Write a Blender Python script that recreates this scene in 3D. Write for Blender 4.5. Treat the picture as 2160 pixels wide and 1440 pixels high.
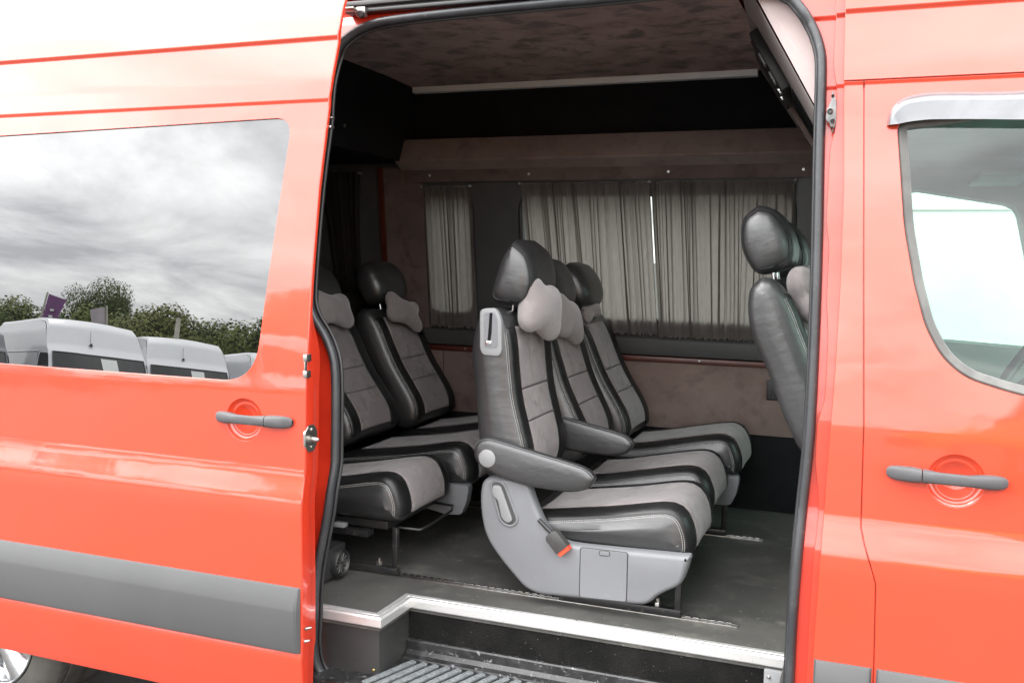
import bpy, bmesh, math, random
import numpy as np
from mathutils import Vector, Matrix
for o in list(bpy.data.objects): bpy.data.objects.remove(o)
SC = bpy.context.scene
COL = SC.collection
rad = math.radians
rnd = random.Random(7)

# ------------------------------------------------------------------ camera
# x runs along the van (front = +x), y into the van (near side skin y = 0), z up, metres
CAM = (0.0, -2.40, 1.70)
_a = np.array([-5280.0, -265.0]); _b = np.array([770.0, -165.0])
_f = math.sqrt(-(_a @ _b))
_ex = -np.array([_a[0], _a[1], _f]); _ex /= np.linalg.norm(_ex)
_ey = np.array([_b[0], _b[1], _f]); _ey /= np.linalg.norm(_ey)
_ez = np.cross(_ex, _ey)
_R = np.array([_ex, _ey, _ez])
cam = bpy.data.cameras.new('camera'); camo = bpy.data.objects.new('camera', cam); COL.objects.link(camo)
cam.sensor_fit = 'HORIZONTAL'; cam.sensor_width = 36.0; cam.lens = _f / 2160 * 36.0
cam.clip_start = 0.05; cam.clip_end = 2000
M = Matrix.Identity(4)
for i in range(3):
    M[i][0] = _R[i, 0]; M[i][1] = -_R[i, 1]; M[i][2] = -_R[i, 2]; M[i][3] = CAM[i]
camo.matrix_world = M
SC.camera = camo

# ------------------------------------------------------------------ sky and sun (bright overcast)
SUN_EL, SUN_AZ = rad(46), rad(238)      # azimuth measured from +y, clockwise
W = bpy.data.worlds.new('World'); SC.world = W; W.use_nodes = True
nt = W.node_tree; nt.nodes.clear()
def N(t, **kw):
    n = nt.nodes.new(t)
    for k, v in kw.items(): setattr(n, k, v)
    return n
L = lambda a, b: nt.links.new(a, b)
sky = N('ShaderNodeTexSky'); sky.sky_type = 'NISHITA'; sky.sun_disc = False
sky.sun_elevation = SUN_EL; sky.sun_rotation = SUN_AZ
tc = N('ShaderNodeTexCoord'); sep = N('ShaderNodeSeparateXYZ'); L(tc.outputs['Generated'], sep.inputs[0])
def mth(op, a, b=None, c=None):
    n = N('ShaderNodeMath', operation=op)
    for i, v in enumerate((a, b, c)):
        if v is None: continue
        if isinstance(v, (int, float)): n.inputs[i].default_value = v
        else: L(v, n.inputs[i])
    return n.outputs[0]
zc = mth('MAXIMUM', sep.outputs[2], 0.0)
den = mth('ADD', zc, 0.22)
cx = mth('DIVIDE', sep.outputs[0], den); cy = mth('DIVIDE', sep.outputs[1], den)
cmb = N('ShaderNodeCombineXYZ'); L(cx, cmb.inputs[0]); L(cy, cmb.inputs[1])
nz = N('ShaderNodeTexNoise'); nz.inputs['Scale'].default_value = 1.9; nz.inputs['Detail'].default_value = 7; nz.inputs['Roughness'].default_value = 0.58; nz.inputs['Distortion'].default_value = 0.5
L(cmb.outputs[0], nz.inputs['Vector'])
rmp = N('ShaderNodeMapRange'); rmp.inputs['From Min'].default_value = 0.33; rmp.inputs['From Max'].default_value = 0.66
rmp.inputs['To Min'].default_value = 0.62; rmp.inputs['To Max'].default_value = 1.40; L(nz.outputs['Fac'], rmp.inputs['Value'])
sdv = (math.sin(SUN_AZ) * math.cos(SUN_EL), math.cos(SUN_AZ) * math.cos(SUN_EL), math.sin(SUN_EL))
dp = N('ShaderNodeVectorMath', operation='DOT_PRODUCT'); L(tc.outputs['Generated'], dp.inputs[0]); dp.inputs[1].default_value = sdv
glow = mth('POWER', mth('MAXIMUM', dp.outputs['Value'], 0.0), 5.0)                # thinner cloud round the hidden sun
grad = mth('ADD', mth('ADD', mth('MULTIPLY', zc, 0.75), 0.92), mth('MULTIPLY', glow, 0.55))
val = mth('MULTIPLY', mth('MULTIPLY', grad, rmp.outputs[0]), 12.0)
tint = N('ShaderNodeMixRGB'); tint.inputs[1].default_value = (0.90, 0.95, 1.06, 1); tint.inputs[2].default_value = (1.0, 1.0, 1.0, 1)
L(rmp.outputs[0], tint.inputs[0])
cl = N('ShaderNodeVectorMath', operation='SCALE'); L(tint.outputs[0], cl.inputs[0]); L(val, cl.inputs['Scale'])
mix = N('ShaderNodeMixRGB'); mix.inputs[0].default_value = 0.92
L(sky.outputs[0], mix.inputs[1]); L(cl.outputs[0], mix.inputs[2])
bg = N('ShaderNodeBackground'); bg.inputs['Strength'].default_value = 0.10
L(mix.outputs[0], bg.inputs['Color'])
wo = N('ShaderNodeOutputWorld'); L(bg.outputs[0], wo.inputs[0])
sun = bpy.data.lights.new('sun', 'SUN'); sun.energy = 0.6; sun.angle = rad(20); sun.color = (1, 0.96, 0.9)
suno = bpy.data.objects.new('sun', sun); COL.objects.link(suno)
sd = Vector((math.sin(SUN_AZ) * math.cos(SUN_EL), math.cos(SUN_AZ) * math.cos(SUN_EL), math.sin(SUN_EL)))
suno.rotation_euler = (-sd).to_track_quat('-Z', 'Y').to_euler()
suno.location = (0, -6, 9)
SC.view_settings.view_transform = 'Standard'; SC.view_settings.look = 'None'
SC.view_settings.gamma = 1.0; SC.view_settings.use_curve_mapping = False
SC.view_settings.exposure = 1.82
SC.render.engine = 'CYCLES'
SC.cycles.max_bounces = 10; SC.cycles.transparent_max_bounces = 16; SC.cycles.diffuse_bounces = 5

# ------------------------------------------------------------------ materials
MATS = {}
def material(name, base, rough=0.5, metal=0.0, spec=0.5, coat=0.0, coatr=0.03, ior=1.5, noise=None, bump=None, sheen=0.0, extra=None):
    """noise=(scale, amount, colour2, detail) blotches; bump=(scale, strength, distance, stretch)"""
    m = bpy.data.materials.new(name); m.use_nodes = True
    t = m.node_tree; b = t.nodes['Principled BSDF']
    b.inputs['Base Color'].default_value = (*base, 1); b.inputs['Roughness'].default_value = rough
    b.inputs['Metallic'].default_value = metal; b.inputs['IOR'].default_value = ior
    b.inputs['Specular IOR Level'].default_value = spec
    b.inputs['Coat Weight'].default_value = coat; b.inputs['Coat Roughness'].default_value = coatr
    if sheen:
        b.inputs['Sheen Weight'].default_value = sheen; b.inputs['Sheen Roughness'].default_value = 0.6
    if coat: b.inputs['Coat IOR'].default_value = 1.62
    co = t.nodes.new('ShaderNodeTexCoord')
    if noise:
        for i, (sc, lo, hi, c2, det) in enumerate(noise if isinstance(noise, list) else [noise]):
            n = t.nodes.new('ShaderNodeTexNoise'); n.inputs['Scale'].default_value = sc; n.inputs['Detail'].default_value = det
            n.inputs['Roughness'].default_value = 0.62; n.inputs['Distortion'].default_value = 0.4
            t.links.new(co.outputs['Object'], n.inputs['Vector'])
            r = t.nodes.new('ShaderNodeMapRange'); r.inputs['From Min'].default_value = lo; r.inputs['From Max'].default_value = hi
            t.links.new(n.outputs['Fac'], r.inputs['Value'])
            x = t.nodes.new('ShaderNodeMixRGB'); x.inputs[2].default_value = (*c2, 1)
            src = b.inputs['Base Color'].links[0].from_socket if b.inputs['Base Color'].links else None
            if src: t.links.new(src, x.inputs[1])
            else: x.inputs[1].default_value = (*base, 1)
            t.links.new(r.outputs[0], x.inputs[0]); t.links.new(x.outputs[0], b.inputs['Base Color'])
            if i == 0:
                rr = t.nodes.new('ShaderNodeMapRange'); rr.inputs['To Min'].default_value = rough * 0.9; rr.inputs['To Max'].default_value = min(1, rough * 1.15)
                t.links.new(n.outputs['Fac'], rr.inputs['Value']); t.links.new(rr.outputs[0], b.inputs['Roughness'])
    if bump:
        prev = None
        for (sc, st, dist, kind) in (bump if isinstance(bump, list) else [bump]):
            if kind == 'voronoi':
                n = t.nodes.new('ShaderNodeTexVoronoi'); n.inputs['Scale'].default_value = sc; o_ = n.outputs['Distance']
            else:
                n = t.nodes.new('ShaderNodeTexNoise'); n.inputs['Scale'].default_value = sc; n.inputs['Detail'].default_value = 4; o_ = n.outputs['Fac']
            vec = co.outputs['Object']
            if isinstance(kind, tuple):
                mp = t.nodes.new('ShaderNodeMapping'); mp.inputs['Scale'].default_value = kind; t.links.new(vec, mp.inputs['Vector']); vec = mp.outputs[0]
            t.links.new(vec, n.inputs['Vector'])
            bm_ = t.nodes.new('ShaderNodeBump'); bm_.inputs['Strength'].default_value = st; bm_.inputs['Distance'].default_value = dist
            t.links.new(o_, bm_.inputs['Height'])
            if prev: t.links.new(prev, bm_.inputs['Normal'])
            prev = bm_.outputs[0]
        t.links.new(prev, b.inputs['Normal'])
        if coat and extra != 'nocoatbump': t.links.new(prev, b.inputs['Coat Normal'])
    MATS[name] = m
    return m

material('red_paint', (0.53, 0.041, 0.0105), 0.30, coat=1.0, coatr=0.015, noise=(3.0, 0.35, 0.7, (0.55, 0.042, 0.015), 3),
         bump=[(2.2, 0.10, 0.02, 'noise'), (420, 0.012, 0.001, 'noise')])
material('red_inner', (0.62, 0.038, 0.014), 0.35, coat=0.8, coatr=0.05, noise=(9, 0.4, 0.75, (0.56, 0.034, 0.012), 4), bump=(6, 0.1, 0.01, 'noise'))
material('white_paint', (0.74, 0.76, 0.78), 0.3, coat=0.6, coatr=0.05, noise=(2, 0.35, 0.7, (0.70, 0.72, 0.75), 3))
material('yellow_paint', (0.75, 0.33, 0.02), 0.35, coat=0.6, noise=(2, 0.4, 0.7, (0.65, 0.3, 0.03), 3))
material('dark_paint', (0.03, 0.03, 0.05), 0.3, coat=0.6, noise=(2, 0.4, 0.7, (0.04, 0.04, 0.06), 3))
material('visor_silver', (0.105, 0.108, 0.115), 0.2, metal=0.35, coat=0.5, noise=(9, 0.4, 0.8, (0.16, 0.165, 0.175), 4), bump=(2.5, 0.08, 0.01, 'noise'))
material('chrome', (0.72, 0.72, 0.74), 0.10, metal=1.0, noise=(14, 0.4, 0.8, (0.62, 0.62, 0.66), 4), bump=(3, 0.08, 0.01, 'noise'))
material('white_plastic', (0.80, 0.79, 0.78), 0.35, noise=(6, 0.4, 0.7, (0.76, 0.75, 0.74), 3))
material('steel_dark', (0.20, 0.20, 0.20), 0.35, metal=0.9, noise=(40, 0.45, 0.7, (0.12, 0.12, 0.12), 4))
material('chrome_soft', (0.78, 0.76, 0.75), 0.30, metal=0.9, noise=(14, 0.4, 0.8, (0.7, 0.68, 0.67), 4))
material('alloy', (0.62, 0.63, 0.64), 0.22, metal=1.0, noise=(8, 0.4, 0.8, (0.5, 0.5, 0.5), 4))
material('steel', (0.45, 0.44, 0.42), 0.35, metal=1.0, noise=(30, 0.45, 0.7, (0.30, 0.27, 0.23), 5))
material('brass', (0.52, 0.40, 0.16), 0.35, metal=1.0, noise=(30, 0.45, 0.7, (0.4, 0.3, 0.1), 3))
material('aluminium', (0.76, 0.76, 0.75), 0.36, metal=0.7, noise=[(7, 0.45, 0.8, (0.70, 0.70, 0.68), 6), (60, 0.60, 0.85, (0.55, 0.53, 0.50), 3)], bump=(90, 0.03, 0.001, (1, 30, 30)))
material('rubber', (0.026, 0.028, 0.031), 0.38, noise=[(5, 0.4, 0.75, (0.05, 0.052, 0.055), 5), (60, 0.62, 0.8, (0.09, 0.09, 0.09), 3)], bump=(300, 0.15, 0.002, 'noise'))
material('black_metal', (0.014, 0.014, 0.015), 0.32, noise=[(12, 0.45, 0.75, (0.03, 0.028, 0.026), 6), (50, 0.62, 0.75, (0.12, 0.10, 0.08), 4)], bump=(160, 0.12, 0.002, 'noise'))
material('leather', (0.019, 0.0193, 0.020), 0.38, spec=1.0, noise=[(4, 0.4, 0.7, (0.031, 0.0315, 0.0325), 4)],
         bump=[(5, 0.20, 0.012, 'noise'), (17, 0.18, 0.008, (1, 1, 2.5)), (520, 0.22, 0.0008, 'voronoi')])
material('leather_smooth', (0.006, 0.0062, 0.0065), 0.38, spec=0.5, noise=(4, 0.4, 0.7, (0.015, 0.015, 0.016), 4), bump=[(9, 0.28, 0.012, 'noise'), (30, 0.15, 0.006, 'noise'), (500, 0.15, 0.001, 'noise')])
material('suede_grey', (0.178, 0.157, 0.156), 0.95, spec=0.15, sheen=0.25, noise=[(7, 0.42, 0.66, (0.245, 0.216, 0.212), 8), (14, 0.50, 0.68, (0.128, 0.110, 0.110), 7)],
         bump=[(5, 0.25, 0.012, 'noise'), (900, 0.35, 0.001, 'noise')])
material('suede_pillow', (0.205, 0.182, 0.178), 0.97, spec=0.12, sheen=0.4, noise=[(9, 0.40, 0.68, (0.25, 0.222, 0.216), 7)], bump=[(16, 0.5, 0.010, 'noise'), (900, 0.35, 0.001, 'noise')])
material('suede_brown', (0.160, 0.112, 0.098), 0.96, spec=0.12, sheen=0.2, noise=[(4.0, 0.38, 0.66, (0.200, 0.146, 0.130), 8), (11, 0.50, 0.76, (0.108, 0.074, 0.065), 9)],
         bump=[(14, 0.3, 0.006, 'noise'), (700, 0.3, 0.001, 'noise')])
material('suede_lit', (0.46, 0.38, 0.37), 0.95, spec=0.12, sheen=0.3, noise=(8, 0.4, 0.68, (0.50, 0.42, 0.41), 6), bump=(700, 0.3, 0.001, 'noise'))  # lining suede with the daylight on the cheek put into its colour
material('suede_shaded', (0.092, 0.066, 0.059), 0.96, spec=0.1, sheen=0.2, noise=[(5, 0.38, 0.66, (0.125, 0.092, 0.083), 8), (12, 0.5, 0.72, (0.06, 0.042, 0.038), 8)], bump=(700, 0.3, 0.001, 'noise'))  # wall suede darkened: shade on pier and valance painted into the colour
material('suede_ceiling_lit', (0.26, 0.145, 0.122), 0.95, spec=0.12, sheen=0.2, noise=[(3.2, 0.42, 0.58, (0.36, 0.22, 0.19), 8), (8, 0.48, 0.62, (0.10, 0.054, 0.047), 9)], bump=[(10, 0.3, 0.006, (1, 2.2, 1)), (700, 0.3, 0.001, 'noise')])  # wall suede again, base lightened so the colour carries extra light overhead
material('black_fabric', (0.011, 0.011, 0.012), 0.95, spec=0.1, noise=(6, 0.4, 0.7, (0.016, 0.016, 0.017), 5), bump=(500, 0.3, 0.001, 'noise'))
material('plastic_grey', (0.165, 0.170, 0.180), 0.42, noise=[(3, 0.4, 0.7, (0.148, 0.152, 0.160), 5), (45, 0.64, 0.72, (0.20, 0.20, 0.195), 6)], bump=(380, 0.10, 0.001, 'noise'))
material('plastic_light', (0.22, 0.225, 0.23), 0.42, noise=(5, 0.4, 0.7, (0.205, 0.208, 0.21), 4), bump=(300, 0.05, 0.001, 'noise'))
material('trim_grey', (0.070, 0.071, 0.072), 0.50, spec=0.4, noise=[(2.2, 0.4, 0.7, (0.080, 0.081, 0.082), 5), (70, 0.66, 0.78, (0.10, 0.10, 0.10), 3)], bump=(520, 0.12, 0.001, 'noise'))
material('handle_grey', (0.066, 0.066, 0.069), 0.48, spec=0.4, noise=(12, 0.4, 0.7, (0.078, 0.078, 0.081), 4), bump=(600, 0.15, 0.001, 'noise'))
material('plastic_black', (0.018, 0.018, 0.019), 0.42, noise=(9, 0.4, 0.7, (0.026, 0.026, 0.027), 4), bump=(320, 0.15, 0.001, 'noise'))
material('plastic_dark', (0.045, 0.045, 0.044), 0.45, noise=(4, 0.4, 0.7, (0.06, 0.06, 0.058), 5), bump=(260, 0.12, 0.001, 'noise'))
material('cab_grey', (0.30, 0.32, 0.31), 0.7, noise=(4, 0.4, 0.7, (0.27, 0.29, 0.28), 4), bump=(200, 0.1, 0.001, 'noise'))
material('vinyl_floor', (0.058, 0.057, 0.053), 0.5, noise=[(3.2, 0.38, 0.66, (0.095, 0.093, 0.085), 9), (9, 0.54, 0.70, (0.13, 0.126, 0.112), 9), (50, 0.64, 0.74, (0.25, 0.24, 0.21), 5)], bump=(240, 0.12, 0.001, 'noise'))
material('box_panel', (0.024, 0.024, 0.0235), 0.45, noise=[(5, 0.40, 0.68, (0.034, 0.034, 0.033), 6), (70, 0.68, 0.76, (0.12, 0.11, 0.10), 4)], bump=(200, 0.12, 0.001, 'noise'))
material('carpet', (0.010, 0.010, 0.0098), 1.0, spec=0.05, noise=[(9, 0.42, 0.68, (0.017, 0.0165, 0.0155), 8), (140, 0.70, 0.76, (0.25, 0.23, 0.19), 3)], bump=(260, 0.9, 0.004, 'noise'))
material('tread_black', (0.014, 0.014, 0.014), 0.30, noise=[(18, 0.45, 0.7, (0.04, 0.04, 0.042), 7), (60, 0.60, 0.70, (0.22, 0.22, 0.23), 6)], bump=(120, 0.3, 0.002, 'noise'))
material('tread_grit', (0.13, 0.143, 0.147), 0.8, noise=[(30, 0.42, 0.66, (0.20, 0.215, 0.22), 6), (180, 0.58, 0.66, (0.04, 0.042, 0.045), 3)], bump=(320, 0.8, 0.003, 'noise'))
material('wood_red', (0.085, 0.020, 0.012), 0.30, noise=(7, 0.4, 0.7, (0.055, 0.013, 0.009), 6), bump=(40, 0.05, 0.001, 'noise'))
material('window_rubber', (0.07, 0.069, 0.065), 0.45, noise=(9, 0.4, 0.7, (0.12, 0.118, 0.11), 4))
material('tyre', (0.06, 0.057, 0.052), 0.75, noise=[(8, 0.4, 0.7, (0.10, 0.094, 0.082), 6)], bump=(160, 0.3, 0.002, 'noise'))
material('asphalt', (0.062, 0.060, 0.057), 0.85, noise=[(0.6, 0.4, 0.7, (0.085, 0.082, 0.078), 8), (60, 0.55, 0.7, (0.14, 0.135, 0.125), 4)], bump=(140, 0.6, 0.004, 'noise'))
material('thread', (0.46, 0.45, 0.43), 0.7, noise=(60, 0.4, 0.7, (0.28, 0.27, 0.26), 2))
material('button_red', (0.72, 0.075, 0.03), 0.4, noise=(40, 0.4, 0.7, (0.65, 0.06, 0.03), 2))
material('paper', (0.72, 0.76, 0.74), 0.8, noise=(20, 0.4, 0.7, (0.66, 0.70, 0.68), 3))
material('flag_purple', (0.17, 0.085, 0.18), 0.8, noise=(6, 0.4, 0.7, (0.20, 0.06, 0.21), 3))
material('flag_grey', (0.40, 0.36, 0.38), 0.8, noise=(6, 0.4, 0.7, (0.45, 0.40, 0.42), 3))
material('pole', (0.42, 0.40, 0.34), 0.6, noise=(6, 0.4, 0.7, (0.36, 0.34, 0.30), 3))
material('bark', (0.09, 0.07, 0.05), 0.9, noise=(14, 0.4, 0.7, (0.05, 0.04, 0.03), 5), bump=(30, 0.8, 0.02, 'noise'))
for i_, (a_, b_) in enumerate([((0.115, 0.150, 0.032), (0.16, 0.19, 0.045)), ((0.075, 0.110, 0.028), (0.12, 0.15, 0.04)), ((0.145, 0.160, 0.040), (0.18, 0.19, 0.055))]):
    material('leaf_%s' % 'abc'[i_], a_, 0.6, spec=0.3, noise=(1.6, 0.35, 0.65, b_, 4))
material('van_glass', (0.012, 0.016, 0.016), 0.02, spec=0.5, ior=1.5, noise=(1.2, 0.4, 0.7, (0.02, 0.024, 0.023), 3))
material('privacy_glass', (0.0025, 0.003, 0.003), 0.0, ior=2.15, noise=(1, 0.4, 0.7, (0.003, 0.003, 0.0035), 2), bump=(1.1, 0.012, 0.02, 'noise'))

def glass_thin(name, tint, refl=1.0, ior=1.5):
    m = bpy.data.materials.new(name); m.use_nodes = True; t = m.node_tree; t.nodes.clear()
    o = t.nodes.new('ShaderNodeOutputMaterial'); mx = t.nodes.new('ShaderNodeMixShader')
    tr = t.nodes.new('ShaderNodeBsdfTransparent'); tr.inputs[0].default_value = (*tint, 1)
    gl = t.nodes.new('ShaderNodeBsdfGlossy'); gl.inputs['Roughness'].default_value = 0.0; gl.inputs[0].default_value = (refl, refl, refl, 1)
    fr = t.nodes.new('ShaderNodeFresnel'); fr.inputs[0].default_value = ior
    t.links.new(fr.outputs[0], mx.inputs[0]); t.links.new(tr.outputs[0], mx.inputs[1]); t.links.new(gl.outputs[0], mx.inputs[2]); t.links.new(mx.outputs[0], o.inputs[0])
    MATS[name] = m
glass_thin('green_glass', (0.62, 0.86, 0.77), ior=1.6)
glass_thin('tinted_glass', (0.34, 0.36, 0.335), ior=1.5)
glass_thin('visor_smoke', (0.78, 0.80, 0.82), ior=1.9)

def curtain_mat(name, dif, trl, dark=1.0):
    m = bpy.data.materials.new(name); m.use_nodes = True; t = m.node_tree; t.nodes.clear()
    o = t.nodes.new('ShaderNodeOutputMaterial'); mx = t.nodes.new('ShaderNodeMixShader'); mx.inputs[0].default_value = 0.5
    d = t.nodes.new('ShaderNodeBsdfDiffuse'); tr = t.nodes.new('ShaderNodeBsdfTranslucent')
    co = t.nodes.new('ShaderNodeTexCoord'); mp = t.nodes.new('ShaderNodeMapping'); mp.inputs['Scale'].default_value = (160, 160, 3)
    n = t.nodes.new('ShaderNodeTexNoise'); n.inputs['Scale'].default_value = 1.0; n.inputs['Detail'].default_value = 4
    t.links.new(co.outputs['Object'], mp.inputs[0]); t.links.new(mp.outputs[0], n.inputs['Vector'])
    for sh, c in ((d, dif), (tr, trl)):
        r = t.nodes.new('ShaderNodeMixRGB'); r.inputs[1].default_value = (*[v * 0.75 for v in c], 1); r.inputs[2].default_value = (*[v * 1.25 for v in c], 1)
        t.links.new(n.outputs['Fac'], r.inputs[0]); t.links.new(r.outputs[0], sh.inputs[0])
    t.links.new(d.outputs[0], mx.inputs[1]); t.links.new(tr.outputs[0], mx.inputs[2]); t.links.new(mx.outputs[0], o.inputs[0])
    MATS[name] = m
curtain_mat('curtain', (0.17, 0.148, 0.138), (0.50, 0.475, 0.445))
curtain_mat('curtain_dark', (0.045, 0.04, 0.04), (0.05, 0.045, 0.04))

# ------------------------------------------------------------------ mesh helpers
class MB:
    def __init__(s): s.v = []; s.f = []; s.n = None
    def add(s, verts, faces):
        k = len(s.v); s.v += [tuple(map(float, p)) for p in verts]; s.f += [tuple(i + k for i in f) for f in faces]
        return s
    def quad(s, a, b, c, d): return s.add([a, b, c, d], [(0, 1, 2, 3)])
    def box(s, x0, x1, y0, y1, z0, z1):
        v = [(x, y, z) for x in (x0, x1) for y in (y0, y1) for z in (z0, z1)]
        return s.add(v, [(0, 1, 3, 2), (4, 6, 7, 5), (0, 4, 5, 1), (2, 3, 7, 6), (0, 2, 6, 4), (1, 5, 7, 3)])
    def tube(s, pts, r, seg=8, closed=False, caps=True, flat=1.0):
        P = [Vector(p) for p in pts]; n = len(P); rings = []
        up = Vector((0, 1, 0)); prev = None
        for i in range(n):
            a = P[(i - 1) % n] if (closed or i > 0) else P[i]
            b = P[(i + 1) % n] if (closed or i < n - 1) else P[i]
            t = (b - a).normalized()
            if prev is None:
                u = up if abs(t.dot(up)) < 0.9 else Vector((0, 0, 1))
            else: u = prev
            u = (u - t * u.dot(t)).normalized(); w = t.cross(u); prev = u
            rr = r[i] if isinstance(r, (list, tuple)) else r
            rings.append([P[i] + (u * math.cos(2 * math.pi * k / seg) * flat + w * math.sin(2 * math.pi * k / seg)) * rr for k in range(seg)])
        v = [p for ring in rings for p in ring]; f = []
        m = n if closed else n - 1
        for i in range(m):
            j = (i + 1) % n
            for k in range(seg):
                f.append((i * seg + k, i * seg + (k + 1) % seg, j * seg + (k + 1) % seg, j * seg + k))
        if caps and not closed:
            f.append(tuple(range(seg))[::-1]); f.append(tuple((n - 1) * seg + k for k in range(seg)))
        return s.add(v, f)
    def grid(s, G, closed_u=False):
        """G[i][j] points"""
        nu = len(G); nv = len(G[0]); v = [p for r in G for p in r]; f = []
        for i in range(nu if closed_u else nu - 1):
            for j in range(nv - 1):
                k = (i + 1) % nu
                f.append((i * nv + j, k * nv + j, k * nv + j + 1, i * nv + j + 1))
        return s.add(v, f)
    def lathe(s, prof, c, axis='y', seg=32):
        """prof (r, h) pairs round axis through c"""
        G = []
        for i in range(seg):
            a = 2 * math.pi * i / seg; row = []
            for r, h in prof:
                if axis == 'y': row.append((c[0] + r * math.cos(a), c[1] + h, c[2] + r * math.sin(a)))
                elif axis == 'x': row.append((c[0] + h, c[1] + r * math.cos(a), c[2] + r * math.sin(a)))
                else: row.append((c[0] + r * math.cos(a), c[1] + r * math.sin(a), c[2] + h))
            G.append(row)
        return s.grid(G, True)
    def mesh(s, name, mat, smooth=35, normals=None):
        me = bpy.data.meshes.new(name); me.from_pydata(s.v, [], s.f); me.materials.append(MATS[mat])
        bm = bmesh.new(); bm.from_mesh(me)
        if normals is None:
            bmesh.ops.remove_doubles(bm, verts=bm.verts, dist=1e-5)
            bmesh.ops.recalc_face_normals(bm, faces=bm.faces)
        bm.to_mesh(me); bm.free()
        if smooth:
            me.polygons.foreach_set('use_smooth', [True] * len(me.polygons))
            if normals is not None:
                me.normals_split_custom_set_from_vertices(normals)
            else:
                me.set_sharp_from_angle(angle=rad(smooth))
        return me
    def obj(s, name, mat, parent=None, smooth=35, **kw):
        return link(name, s.mesh(name, mat, smooth), parent, **kw)

def wloc(p):
    v = Vector((0, 0, 0))
    while p is not None:
        v = v + p.location; p = p.parent
    return v
def link(name, me, parent=None, local=False, label=None, kind=None):
    o = bpy.data.objects.new(name, me); COL.objects.link(o)
    if parent is not None:
        o.parent = parent
        if not local: o.location = -wloc(parent)
    if label: o['label'] = label
    if kind: o['kind'] = kind
    return o
def thing(name, label, cat, loc=(0, 0, 0), group=None):
    o = bpy.data.objects.new(name, None); COL.objects.link(o); o.location = loc; o.empty_display_size = 0.1
    o['label'] = label; o['category'] = cat
    if group: o['group'] = group
    return o
def tag(o, label, cat, group=None):
    o['label'] = label; o['category'] = cat
    if group: o['group'] = group
    return o
def bevel_mesh(me, w, seg=2, ang=30, smooth=35):
    bm = bmesh.new(); bm.from_mesh(me)
    es = [e for e in bm.edges if len(e.link_faces) == 2 and e.calc_face_angle(0) > rad(ang)]
    bmesh.ops.bevel(bm, geom=es, offset=w, offset_type='OFFSET', segments=seg, profile=0.5, affect='EDGES', clamp_overlap=True)
    bm.to_mesh(me); bm.free()
    me.polygons.foreach_set('use_smooth', [True] * len(me.polygons)); me.set_sharp_from_angle(angle=rad(smooth))
    return me
def bbox(name, mat, parent, x0, x1, y0, y1, z0, z1, bev=0.003, seg=2, **kw):
    me = MB().box(x0, x1, y0, y1, z0, z1).mesh(name, mat)
    if bev: bevel_mesh(me, bev, seg)
    return link(name, me, parent, **kw)
def prism_me(name, mat, poly, y0, y1, bev=0.004, seg=3, axis='y', ang=30):
    """closed outline (a,b) extruded along axis"""
    P = {'y': lambda a, b, t: (a, t, b), 'x': lambda a, b, t: (t, a, b), 'z': lambda a, b, t: (a, b, t)}[axis]
    n = len(poly); m = MB()
    m.add([P(a, b, y0) for a, b in poly] + [P(a, b, y1) for a, b in poly],
          [tuple(range(n)), tuple(range(2 * n - 1, n - 1, -1))] + [(i, (i + 1) % n, n + (i + 1) % n, n + i) for i in range(n)])
    me = m.mesh(name, mat)
    if bev: bevel_mesh(me, bev, seg, ang)
    return me
def catmull(P, n, closed=False):
    P = [np.array(p, float) for p in P]; out = []
    m = len(P); segs = m if closed else m - 1
    for i in range(segs):
        if closed: a, b, c, d = P[(i - 1) % m], P[i], P[(i + 1) % m], P[(i + 2) % m]
        else: a, b, c, d = P[max(i - 1, 0)], P[i], P[i + 1], P[min(i + 2, m - 1)]
        for k in range(n):
            t = k / n
            out.append(0.5 * ((2 * b) + (c - a) * t + (2 * a - 5 * b + 4 * c - d) * t * t + (3 * b - a - 3 * c + d) * t ** 3))
    if not closed: out.append(P[-1])
    return out
def resample(P, n):
    P = np.array(P); d = np.r_[0, np.cumsum(np.linalg.norm(np.diff(P, axis=0), axis=1))]
    t = np.linspace(0, d[-1], n)
    return np.stack([np.interp(t, d, P[:, k]) for k in range(P.shape[1])], 1)
def round_poly(P, r, n=6):
    """round the corners of a polygon; r a number or one per corner"""
    out = []; m = len(P)
    for i in range(m):
        p = np.array(P[i], float); a = np.array(P[i - 1], float) - p; b = np.array(P[(i + 1) % m], float) - p
        rr = r[i] if isinstance(r, (list, tuple)) else r
        la, lb = np.linalg.norm(a), np.linalg.norm(b); q = min(rr, la * 0.49, lb * 0.49)
        if q < 1e-5: out.append(tuple(p)); continue
        s, e = p + a / la * q, p + b / lb * q
        for k in range(n + 1):
            t = k / n; out.append(tuple((1 - t) ** 2 * s + 2 * t * (1 - t) * p + t * t * e))
    return out

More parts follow.
